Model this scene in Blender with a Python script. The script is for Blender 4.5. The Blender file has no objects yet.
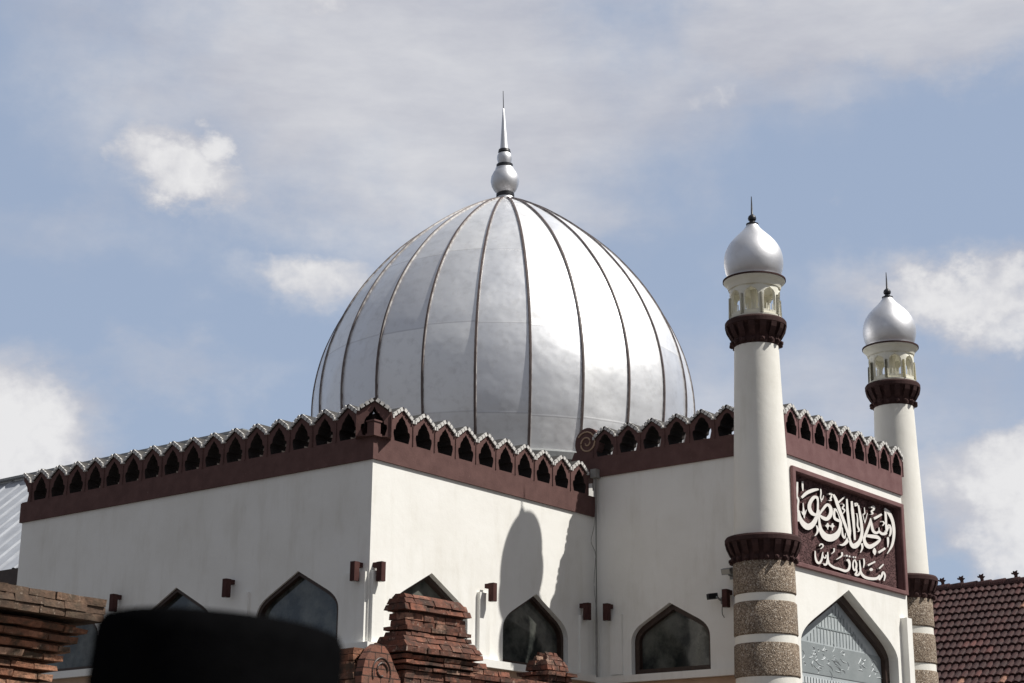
import bpy, bmesh, math, random
from mathutils import Vector, Matrix
random.seed(7)
SC = bpy.context.scene
COL = SC.collection
PI = math.pi
R = math.radians

# ---------------------------------------------------------------- camera, sky, sun, exposure
cam = bpy.data.cameras.new('camera'); camo = bpy.data.objects.new('camera', cam); COL.objects.link(camo)
cam.sensor_width = 36.0; cam.lens = 1743.69 / 1024 * 36
cam.clip_start = 0.1; cam.clip_end = 2000
camo.matrix_world = Matrix.Translation((0, 0, 1.6)) @ Matrix.Rotation(R(90 + 16.78), 4, 'X') @ Matrix.Rotation(0.0083, 4, 'Z')
cam.dof.use_dof = True; cam.dof.focus_distance = 27.0; cam.dof.aperture_fstop = 9.5
SC.camera = camo
SC.view_settings.view_transform = 'Standard'; SC.view_settings.look = 'None'
SC.view_settings.exposure = 0.0; SC.view_settings.gamma = 1.0; SC.view_settings.use_curve_mapping = False

PHI = R(90) - R(38.71)                                   # heading of the mosque's long wall
CP, SP = math.cos(PHI), math.sin(PHI)
C0 = Vector((-1.9458, 24.0, 0.0))                        # outer corner of the white building
def w3(x, y, z=0.0): return Vector((C0.x + CP * x - SP * y, C0.y + SP * x + CP * y, z))
SUNL = Vector((1.70, -3.28, 4.65)).normalized()          # towards the sun, in the building's frame
SUN = Vector((CP * SUNL.x - SP * SUNL.y, SP * SUNL.x + CP * SUNL.y, SUNL.z))
sun_el = math.asin(SUN.z); sun_rot = math.atan2(SUN.x, SUN.y)
sl = bpy.data.lights.new('sun', 'SUN'); sl.energy = 5.0; sl.angle = R(0.5); sl.color = (1.0, 0.965, 0.90)
slo = bpy.data.objects.new('sun', sl); COL.objects.link(slo); slo.location = (20, -10, 40)
slo.rotation_euler = SUN.to_track_quat('Z', 'Y').to_euler()

def world():
    w = bpy.data.worlds.new('World'); SC.world = w; w.use_nodes = True
    w.cycles.sampling_method = 'MANUAL'; w.cycles.sample_map_resolution = 512
    nt = w.node_tree; N, L = nt.nodes, nt.links; N.clear()
    out = N.new('ShaderNodeOutputWorld'); bg = N.new('ShaderNodeBackground'); L.new(bg.outputs[0], out.inputs[0])
    bg.inputs[1].default_value = 0.075
    sky = N.new('ShaderNodeTexSky'); sky.sky_type = 'NISHITA'; sky.sun_disc = False
    sky.sun_elevation = sun_el; sky.sun_rotation = sun_rot; sky.air_density = 1.0; sky.dust_density = 1.4; sky.ozone_density = 2.0
    tc = N.new('ShaderNodeTexCoord')
    def vm(op, a, b=None):
        n = N.new('ShaderNodeVectorMath'); n.operation = op
        for i, v in enumerate((a, b)):
            if v is None: continue
            if isinstance(v, tuple): n.inputs[i].default_value = v
            else: L.new(v, n.inputs[i])
        return n
    def mth(op, a, b=None, clamp=False):
        n = N.new('ShaderNodeMath'); n.operation = op; n.use_clamp = clamp
        for i, v in enumerate((a, b)):
            if v is None: continue
            if isinstance(v, (int, float)): n.inputs[i].default_value = v
            else: L.new(v, n.inputs[i])
        return n.outputs[0]
    def noise(vec, scale, det, rough, off=(0, 0, 0), sq=(1, 1, 1.6)):
        m = vm('MULTIPLY', vec, sq); a = vm('ADD', m.outputs[0], off)
        n = N.new('ShaderNodeTexNoise'); n.inputs['Scale'].default_value = scale; n.inputs['Detail'].default_value = det
        n.inputs['Roughness'].default_value = rough; L.new(a.outputs[0], n.inputs['Vector']); return n
    d = tc.outputs['Generated']
    wn = noise(d, 9.0, 8, 0.62, sq=(1, 1, 1.5))
    wv = vm('SUBTRACT', wn.outputs['Color'], (0.5, 0.5, 0.5)); wv = vm('SCALE', wv.outputs[0]); wv.inputs['Scale'].default_value = 0.11
    dd = vm('ADD', d, wv.outputs[0]).outputs[0]
    # cloud banks by bearing: centre (direction), radii, weight
    blobs = [((-0.03, .90, .425), (.185, .6, .075), 1.0), ((.015, .90, .375), (.075, .6, .05), .75), ((-.06, .9, .36), (.06, .6, .045), .55),
             ((.20, .87, .452), (.17, .6, .036), 1.0), ((.13, .89, .415), (.10, .6, .022), .6), ((-0.183, .906, .376), (.036, .5, .022), 1.0), ((-.10, .935, .322), (.055, .5, .022), .75),
             ((-.285, .935, .235), (.055, .5, .046), 1.15), ((-.22, .95, .262), (.12, .5, .018), .45), ((.245, .92, .302), (.062, .5, .026), .9),
             ((.275, .945, .195), (.065, .5, .034), 1.05), ((.17, .95, .25), (.20, .6, .05), .42), ((-.27, .92, .34), (.07, .5, .02), .3),
             ((.10, .94, .30), (.12, .5, .03), .22)]
    def field(lst, src, r0, r1):
        acc = None
        for c, r, wgt in lst:
            s = vm('SUBTRACT', src, c); s = vm('MULTIPLY', s.outputs[0], tuple(1 / q for q in r)); ln = vm('LENGTH', s.outputs[0])
            mr = N.new('ShaderNodeMapRange'); mr.interpolation_type = 'SMOOTHSTEP'
            L.new(ln.outputs['Value'], mr.inputs[0]); mr.inputs[1].default_value = r0; mr.inputs[2].default_value = r1
            mr.inputs[3].default_value = wgt; mr.inputs[4].default_value = 0
            acc = mr.outputs[0] if acc is None else mth('MAXIMUM', acc, mr.outputs[0])
        return acc
    acc = field(blobs, dd, 0.2, 1.7)
    # compact, brighter cumulus heads with billowed edges
    heads = [((-.300, .935, .226), (.060, .5, .046), 1.0), ((-.268, .935, .205), (.045, .5, .030), .9), ((-0.190, .906, .374), (.036, .5, .018), .85), ((-0.168, .906, .388), (.014, .5, .014), .8),
             ((-.105, .935, .322), (.045, .5, .018), .62), ((.250, .92, .303), (.055, .5, .020), .72), ((.290, .92, .285), (.04, .5, .022), .7),
             ((.275, .945, .200), (.050, .5, .030), .85), ((.305, .945, .175), (.05, .5, .035), .85), ((-.115, .89, .462), (.028, .5, .016), .6), ((.30, .86, .465), (.05, .5, .02), .65), ((.10, .9, .42), (.05, .5, .016), .4)]
    w5 = noise(d, 34, 4, .55, (4.2, 1.1, 8.8), sq=(1, 1, 1))
    bil = mth('ABSOLUTE', mth('SUBTRACT', w5.outputs[0], .5))
    hf = field(heads, dd, 0.25, 1.5)
    n5 = noise(d, 20, 8, .62, (2.2, 6.1, 3.4), sq=(1, 1, 1.1))
    hv = mth('ADD', mth('SUBTRACT', hf, mth('MULTIPLY', bil, 1.3)), mth('MULTIPLY', mth('SUBTRACT', n5.outputs[0], .5), 1.1))
    hm = N.new('ShaderNodeMapRange'); hm.interpolation_type = 'SMOOTHSTEP'; L.new(hv, hm.inputs[0])
    hm.inputs[1].default_value = .12; hm.inputs[2].default_value = .75; hm.inputs[3].default_value = 0; hm.inputs[4].default_value = .9
    n1 = noise(d, 8.0, 8, 0.60, (3.1, 1.7, 0.4), sq=(1, 1, 1.15)); n2 = noise(d, 2.2, 6, 0.6, (7.1, 2.7, 5.4))
    sep = N.new('ShaderNodeSeparateXYZ'); L.new(d, sep.inputs[0])
    back = N.new('ShaderNodeMapRange'); L.new(sep.outputs[1], back.inputs[0])
    back.inputs[1].default_value = 0.78; back.inputs[2].default_value = 0.3; back.inputs[3].default_value = 0; back.inputs[4].default_value = 1
    gen = mth('MULTIPLY', back.outputs[0], mth('MULTIPLY', mth('SUBTRACT', n2.outputs[0], 0.30, True), 6.0, True))
    acc = mth('MAXIMUM', acc, gen)
    v = mth('ADD', acc, mth('MULTIPLY', mth('SUBTRACT', n1.outputs[0], 0.5), 1.5))
    mask = N.new('ShaderNodeMapRange'); mask.interpolation_type = 'SMOOTHSTEP'; L.new(v, mask.inputs[0])
    mask.inputs[1].default_value = 0.05; mask.inputs[2].default_value = 1.0; mask.inputs[3].default_value = 0.0; mask.inputs[4].default_value = 0.95
    # pale veil on the blue
    veil = N.new('ShaderNodeMix'); veil.data_type = 'RGBA'; veil.inputs['Factor'].default_value = 0.62
    L.new(sky.outputs[0], veil.inputs['A']); veil.inputs['B'].default_value = (6.3, 7.6, 10.0, 1)
    n3 = noise(d, 5.5, 6, 0.62, (1.3, 9.1, 2.2), sq=(1, 1, 3.2))
    cr = N.new('ShaderNodeValToRGB'); e = cr.color_ramp.elements
    e[0].position = 0.36; e[0].color = (.54, .555, .63, 1); e[1].position = 0.68; e[1].color = (.76, .765, .80, 1)
    L.new(n3.outputs[0], cr.inputs[0])
    cs = vm('SCALE', cr.outputs[0]); cs.inputs['Scale'].default_value = 12.0
    # cloud darkening added over the unseen sky behind the camera, to cut fill
    dk = N.new('ShaderNodeMix'); dk.data_type = 'RGBA'; L.new(back.outputs[0], dk.inputs['Factor']); L.new(cs.outputs[0], dk.inputs['A'])
    cs2 = vm('SCALE', cr.outputs[0]); cs2.inputs['Scale'].default_value = 4.9; L.new(cs2.outputs[0], dk.inputs['B'])
    mx = N.new('ShaderNodeMix'); mx.data_type = 'RGBA'
    L.new(mask.outputs[0], mx.inputs['Factor']); L.new(veil.outputs['Result'], mx.inputs['A']); L.new(dk.outputs['Result'], mx.inputs['B'])
    hc = N.new('ShaderNodeValToRGB'); e = hc.color_ramp.elements
    e[0].position = .15; e[0].color = (.60, .60, .65, 1); e[1].position = .85; e[1].color = (.93, .925, .93, 1); L.new(hv, hc.inputs[0])
    h3 = vm('SCALE', hc.outputs[0]); h3.inputs['Scale'].default_value = 12.0
    mh = N.new('ShaderNodeMix'); mh.data_type = 'RGBA'; L.new(hm.outputs[0], mh.inputs['Factor']); L.new(mx.outputs['Result'], mh.inputs['A']); L.new(h3.outputs[0], mh.inputs['B'])
    L.new(mh.outputs['Result'], bg.inputs[0])
world()

# ---------------------------------------------------------------- helpers
def tag(o, label=None, cat=None, group=None, kind=None):
    if label: o['label'] = label
    if cat: o['category'] = cat
    if group: o['group'] = group
    if kind: o['kind'] = kind
    return o
def empty(name, loc, rz, label, cat, group=None):
    o = bpy.data.objects.new(name, None); COL.objects.link(o); o.empty_display_size = 0.3
    o.location = loc; o.rotation_euler = (0, 0, rz)
    return tag(o, label, cat, group)
def link(name, bm, mats, parent=None, loc=None, smooth=False, rot=None):
    bmesh.ops.recalc_face_normals(bm, faces=bm.faces)
    me = bpy.data.meshes.new(name); bm.to_mesh(me); bm.free()
    for m in (mats if isinstance(mats, (list, tuple)) else [mats]): me.materials.append(m)
    if smooth:
        for p in me.polygons: p.use_smooth = True
    o = bpy.data.objects.new(name, me); COL.objects.link(o)
    if parent: o.parent = parent
    if loc is not None: o.location = loc
    if rot is not None: o.rotation_euler = rot
    if smooth:
        md = o.modifiers.new('edge', 'EDGE_SPLIT'); md.split_angle = R(38)
    return o
def copy_tree(o, parent=None):
    c = o.copy(); COL.objects.link(c)
    if parent: c.parent = parent
    for ch in list(o.children): copy_tree(ch, c)
    return c
def box(bm, x0, x1, y0, y1, z0, z1, mi=0, tone=None):
    vs = [bm.verts.new(p) for p in ((x0,y0,z0),(x1,y0,z0),(x1,y1,z0),(x0,y1,z0),(x0,y0,z1),(x1,y0,z1),(x1,y1,z1),(x0,y1,z1))]
    fs = []
    for q in ((0,3,2,1),(4,5,6,7),(0,1,5,4),(1,2,6,5),(2,3,7,6),(3,0,4,7)):
        f = bm.faces.new([vs[i] for i in q]); f.material_index = mi; fs.append(f)
    return vs, fs
def bevel(bm, w=0.006, seg=1):
    bmesh.ops.bevel(bm, geom=[e for e in bm.edges if len(e.link_faces) == 2 and e.calc_face_angle(0) > .5], offset=w, segments=seg, affect='EDGES', clamp_overlap=True)
def lathe(bm, prof, seg=48, mi=0, cap=True, cx=0, cy=0):
    rings = []
    for r, z in prof:
        rings.append([bm.verts.new((cx + r * math.cos(2*PI*i/seg), cy + r * math.sin(2*PI*i/seg), z)) for i in range(seg)])
    for a, b in zip(rings, rings[1:]):
        for i in range(seg):
            f = bm.faces.new((a[i], a[(i+1) % seg], b[(i+1) % seg], b[i])); f.material_index = mi
    if cap:
        for rg in (rings[0], rings[-1]):
            f = bm.faces.new(rg); f.material_index = mi
def tube(bm, pts, rad, seg=8, mi=0):
    pts = [Vector(p) for p in pts]; rings = []
    for i, p in enumerate(pts):
        d = (pts[min(i+1, len(pts)-1)] - pts[max(i-1, 0)]).normalized()
        u = d.cross(Vector((0, 0, 1)));
        if u.length < 1e-3: u = d.cross(Vector((1, 0, 0)))
        u.normalize(); v = d.cross(u); r = rad[i] if isinstance(rad, (list, tuple)) else rad
        rings.append([bm.verts.new(p + (u * math.cos(2*PI*k/seg) + v * math.sin(2*PI*k/seg)) * r) for k in range(seg)])
    for a, b in zip(rings, rings[1:]):
        for k in range(seg):
            f = bm.faces.new((a[k], a[(k+1) % seg], b[(k+1) % seg], b[k])); f.material_index = mi
    bm.faces.new(rings[0]); bm.faces.new(rings[-1])
def plate(loops, w0, w1, mp, bm=None, mi=0, res=1):
    """flat outline with holes, thick from w0 to w1, put in place by mp(u, v, w)"""
    cu = bpy.data.curves.new('tmp', 'CURVE'); cu.dimensions = '2D'; cu.fill_mode = 'BOTH'; cu.extrude = 0.5
    for lp in loops:
        sp = cu.splines.new('POLY'); sp.points.add(len(lp) - 1)
        for i, (u, v) in enumerate(lp): sp.points[i].co = (u, v, 0, 1)
        sp.use_cyclic_u = True
    ob = bpy.data.objects.new('tmp', cu); COL.objects.link(ob)
    me = bpy.data.meshes.new_from_object(ob.evaluated_get(bpy.context.evaluated_depsgraph_get()))
    bpy.data.objects.remove(ob); bpy.data.curves.remove(cu)
    own = bm is None
    if own: bm = bmesh.new()
    vs = [bm.verts.new(mp(v.co.x, v.co.y, w0 if v.co.z < 0 else w1)) for v in me.vertices]
    for p in me.polygons:
        try: f = bm.faces.new([vs[i] for i in p.vertices]); f.material_index = mi
        except ValueError: pass
    bmesh.ops.remove_doubles(bm, verts=vs, dist=1e-5)
    bpy.data.meshes.remove(me)
    return bm
def mp_b(y0): return lambda u, v, w: (u, y0 - w, v)      # wall that faces -y
def mp_a(x0): return lambda u, v, w: (x0 - w, u, v)      # wall that faces -x
def spline(pts, n=6):
    P = [Vector(p) for p in pts]; P = [2*P[0]-P[1]] + P + [2*P[-1]-P[-2]]; o = []
    for i in range(1, len(P)-2):
        a, b, c, d = P[i-1:i+3]
        for k in range(n):
            t = k/n; o.append(.5*((2*b)+(c-a)*t+(2*a-5*b+4*c-d)*t*t+(3*b-a-3*c+d)*t**3))
    o.append(P[-2]); return o

# ---------------------------------------------------------------- materials
class Mat:
    def __init__(s, name):
        s.m = bpy.data.materials.new(name); s.m.use_nodes = True; s.N = s.m.node_tree.nodes; s.L = s.m.node_tree.links
        s.p = s.N['Principled BSDF']; s.tc = s.N.new('ShaderNodeTexCoord')
    def vec(s, scale=(1, 1, 1), src='Object', loc=(0, 0, 0)):
        n = s.N.new('ShaderNodeMapping'); n.inputs['Scale'].default_value = scale; n.inputs['Location'].default_value = loc
        s.L.new(s.tc.outputs[src], n.inputs[0]); return n.outputs[0]
    def noise(s, scale, det=4, rough=.55, vec=None):
        n = s.N.new('ShaderNodeTexNoise'); n.inputs['Scale'].default_value = scale; n.inputs['Detail'].default_value = det
        n.inputs['Roughness'].default_value = rough; s.L.new(vec or s.vec(), n.inputs['Vector']); return n.outputs[0]
    def voro(s, scale, feat='F1', out='Distance', vec=None):
        n = s.N.new('ShaderNodeTexVoronoi'); n.inputs['Scale'].default_value = scale; n.feature = feat
        s.L.new(vec or s.vec(), n.inputs['Vector']); return n.outputs[out]
    def ramp(s, fac, stops):
        n = s.N.new('ShaderNodeValToRGB'); e = n.color_ramp.elements
        while len(e) < len(stops): e.new(.5)
        for i, (p, c) in enumerate(stops):
            e[i].position = p; e[i].color = (*c, 1) if isinstance(c, tuple) else (c, c, c, 1)
        s.L.new(fac, n.inputs[0]); return n.outputs[0]
    def mix(s, fac, a, b, mode='MIX'):
        n = s.N.new('ShaderNodeMix'); n.data_type = 'RGBA'; n.blend_type = mode
        for k, v in (('Factor', fac), ('A', a), ('B', b)):
            if isinstance(v, (int, float)): n.inputs[k].default_value = v
            elif isinstance(v, tuple): n.inputs[k].default_value = (*v, 1)
            else: s.L.new(v, n.inputs[k])
        return n.outputs['Result']
    def math(s, op, a, b=0.0, clamp=False):
        n = s.N.new('ShaderNodeMath'); n.operation = op; n.use_clamp = clamp
        for i, v in enumerate((a, b)):
            if isinstance(v, (int, float)): n.inputs[i].default_value = v
            else: s.L.new(v, n.inputs[i])
        return n.outputs[0]
    def attr(s, name):
        n = s.N.new('ShaderNodeAttribute'); n.attribute_name = name; return n
    def set(s, col=None, rough=None, metal=None, spec=None):
        for k, v in (('Base Color', col), ('Roughness', rough), ('Metallic', metal), ('Specular IOR Level', spec)):
            if v is None: continue
            if isinstance(v, (int, float)): s.p.inputs[k].default_value = v
            elif isinstance(v, tuple): s.p.inputs[k].default_value = (*v, 1)
            else: s.L.new(v, s.p.inputs[k])
        return s
    def bump(s, h, dist=.01, strength=.5, prev=None):
        n = s.N.new('ShaderNodeBump'); n.inputs['Distance'].default_value = dist; n.inputs['Strength'].default_value = strength
        s.L.new(h, n.inputs['Height'])
        if prev is not None: s.L.new(prev, n.inputs['Normal'])
        s.L.new(n.outputs[0], s.p.inputs['Normal']); return n.outputs[0]

def mk_white(name, base, dirt, seed=0.0, rough=.75):
    m = Mat(name)
    v = m.vec((1, 1, 0.22), loc=(seed, seed, 0))
    streak = m.ramp(m.noise(3.0, 6, .65, v), [(.50, 0.0), (.78, 1.0)])
    blot = m.ramp(m.noise(.9, 5, .6), [(.42, 0.0), (.75, 1.0)])
    f = m.math('MULTIPLY', m.math('ADD', m.math('MULTIPLY', streak, .5), m.math('MULTIPLY', blot, .32)), 1.0, True)
    m.set(m.mix(f, base, dirt), rough, 0, .35)
    m.bump(m.noise(6, 6, .6), .02, .22, m.bump(m.noise(70, 3, .6), .003, .3))
    return m.m
def mk_brown(name, a, b, worn):
    m = Mat(name)
    c = m.mix(m.ramp(m.noise(5, 5, .6), [(.35, 0.0), (.7, 1.0)]), a, b)
    spots = m.ramp(m.noise(22, 5, .7), [(.66, 0.0), (.74, 1.0)])
    m.set(m.mix(m.math('MULTIPLY', spots, .55), c, worn), .8, 0, .12)
    m.bump(m.noise(35, 4, .6), .006, .45)
    return m.m
def mk_stone(name):
    m = Mat(name)
    n1 = m.voro(64, 'F1', 'Color'); d1 = m.voro(64, 'F1', 'Distance')
    sepn = m.N.new('ShaderNodeSeparateColor'); m.L.new(n1, sepn.inputs[0])
    c = m.ramp(sepn.outputs[0], [(0, (.11, .078, .058)), (.3, (.21, .158, .115)), (.62, (.30, .232, .172)), (.88, (.42, .345, .27)), (1, (.56, .50, .43))])
    big = m.ramp(m.noise(2.2, 3, .5), [(.3, .72), (.7, 1.1)])
    m.set(m.mix(1.0, c, big, 'MULTIPLY'), .85, 0, .3)
    m.bump(d1, .012, .8)
    return m.m
def mk_brick(name, c0, c1, c2, c3, moss):
    m = Mat(name)
    t = m.attr('tone').outputs['Fac']
    c = m.ramp(t, [(0, c0), (.35, c1), (.7, c2), (1, c3)])
    big = m.noise(1.4, 5, .6); fine = m.noise(26, 6, .7); mid = m.noise(7, 6, .65)
    c = m.mix(m.ramp(mid, [(.45, 0.0), (.62, .85)]), c, moss)
    c = m.mix(m.ramp(m.noise(2.6, 6, .65, m.vec((1, 1, 1.8))), [(.50, 0.0), (.66, .6)]), c, (.05, .037, .031))
    c = m.mix(m.ramp(fine, [(.3, .55), (.62, 0.0)]), c, (.035, .028, .024))
    c = m.mix(m.ramp(m.noise(15, 5, .7), [(.60, 0.0), (.70, .7)]), c, (.46, .37, .30))
    m.set(c, .9, 0, .2)
    m.bump(mid, .03, .6, m.bump(fine, .012, .8))
    return m.m
def mk_dome():
    m = Mat('aluminium_sheet')
    sep = m.N.new('ShaderNodeSeparateXYZ'); m.L.new(m.vec(), sep.inputs[0])
    ang = m.math('ARCTAN2', sep.outputs[1], sep.outputs[0])
    pan = m.math('FLOOR', m.math('DIVIDE', m.math('ADD', ang, DOME_OFF), 2*PI/24))
    # sheets: four rows with seams at different heights from panel to panel
    wn = m.N.new('ShaderNodeTexWhiteNoise'); wn.noise_dimensions = '1D'; m.L.new(pan, wn.inputs['W'])
    zz = m.math('ADD', sep.outputs[2], m.math('MULTIPLY', wn.outputs['Value'], .16))
    rowf = m.math('DIVIDE', m.math('SUBTRACT', zz, 9.05), 1.62)
    row = m.math('FLOOR', rowf)
    fr = m.math('FRACT', rowf)
    seam = m.ramp(fr, [(0, 1.0), (.010, .9), (.022, 0.0), (1, 0.0)])
    cb = m.N.new('ShaderNodeCombineXYZ'); m.L.new(pan, cb.inputs[0]); m.L.new(row, cb.inputs[1])
    w2 = m.N.new('ShaderNodeTexWhiteNoise'); w2.noise_dimensions = '2D'; m.L.new(cb.outputs[0], w2.inputs['Vector'])
    cloudy = m.noise(1.1, 5, .6); fine = m.noise(6, 6, .65)
    base = m.ramp(w2.outputs['Value'], [(0, (.78, .79, .82)), (1, (.93, .93, .93))])
    base = m.mix(m.ramp(fine, [(.5, 0.0), (.8, .45)]), base, (.52, .51, .51))
    base = m.mix(m.math('MULTIPLY', seam, .28), base, (.30, .29, .29))
    rg = m.math('ADD', m.math('MULTIPLY', cloudy, .22), m.math('MULTIPLY', w2.outputs['Value'], .09))
    m.set(base, m.math('ADD', rg, .34), .76)
    b = m.bump(m.noise(1.0, 3, .5), .16, .30)
    b = m.bump(m.noise(5, 3, .5), .012, .10, b)
    m.bump(seam, .006, .35, b)
    return m.m
def mk_metal(name, col, rough, det=4.0, dirt=.3):
    m = Mat(name)
    n = m.noise(det, 6, .65)
    m.set(m.mix(m.ramp(n, [(.45, 0.0), (.8, dirt)]), col, tuple(c * .45 for c in col)), m.math('ADD', m.math('MULTIPLY', n, .25), rough - .12), 1.0)
    m.bump(m.noise(det * 3, 4, .6), .01, .2)
    return m.m
def mk_plain(name, col, rough=.6, var=.25, scale=12.0, spec=.4, metal=0.0):
    m = Mat(name)
    m.set(m.mix(m.ramp(m.noise(scale, 5, .6), [(.35, 0.0), (.75, 1.0)]), col, tuple(c * (1 - var) for c in col)), rough, metal, spec)
    m.bump(m.noise(scale * 4, 3, .6), .003, .3)
    return m.m
def mk_glass(name, col, refl_tint, rough=.06):
    m = Mat(name)
    n = m.noise(1.6, 7, .66)
    m.set(m.mix(m.ramp(n, [(.42, 0.0), (.56, .55), (.70, 1.0)]), col, refl_tint), rough, 0, .5)  # noise patches in the colour stand in for reflections
    m.bump(m.noise(1.8, 2, .5), .02, .12)
    return m.m

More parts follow.
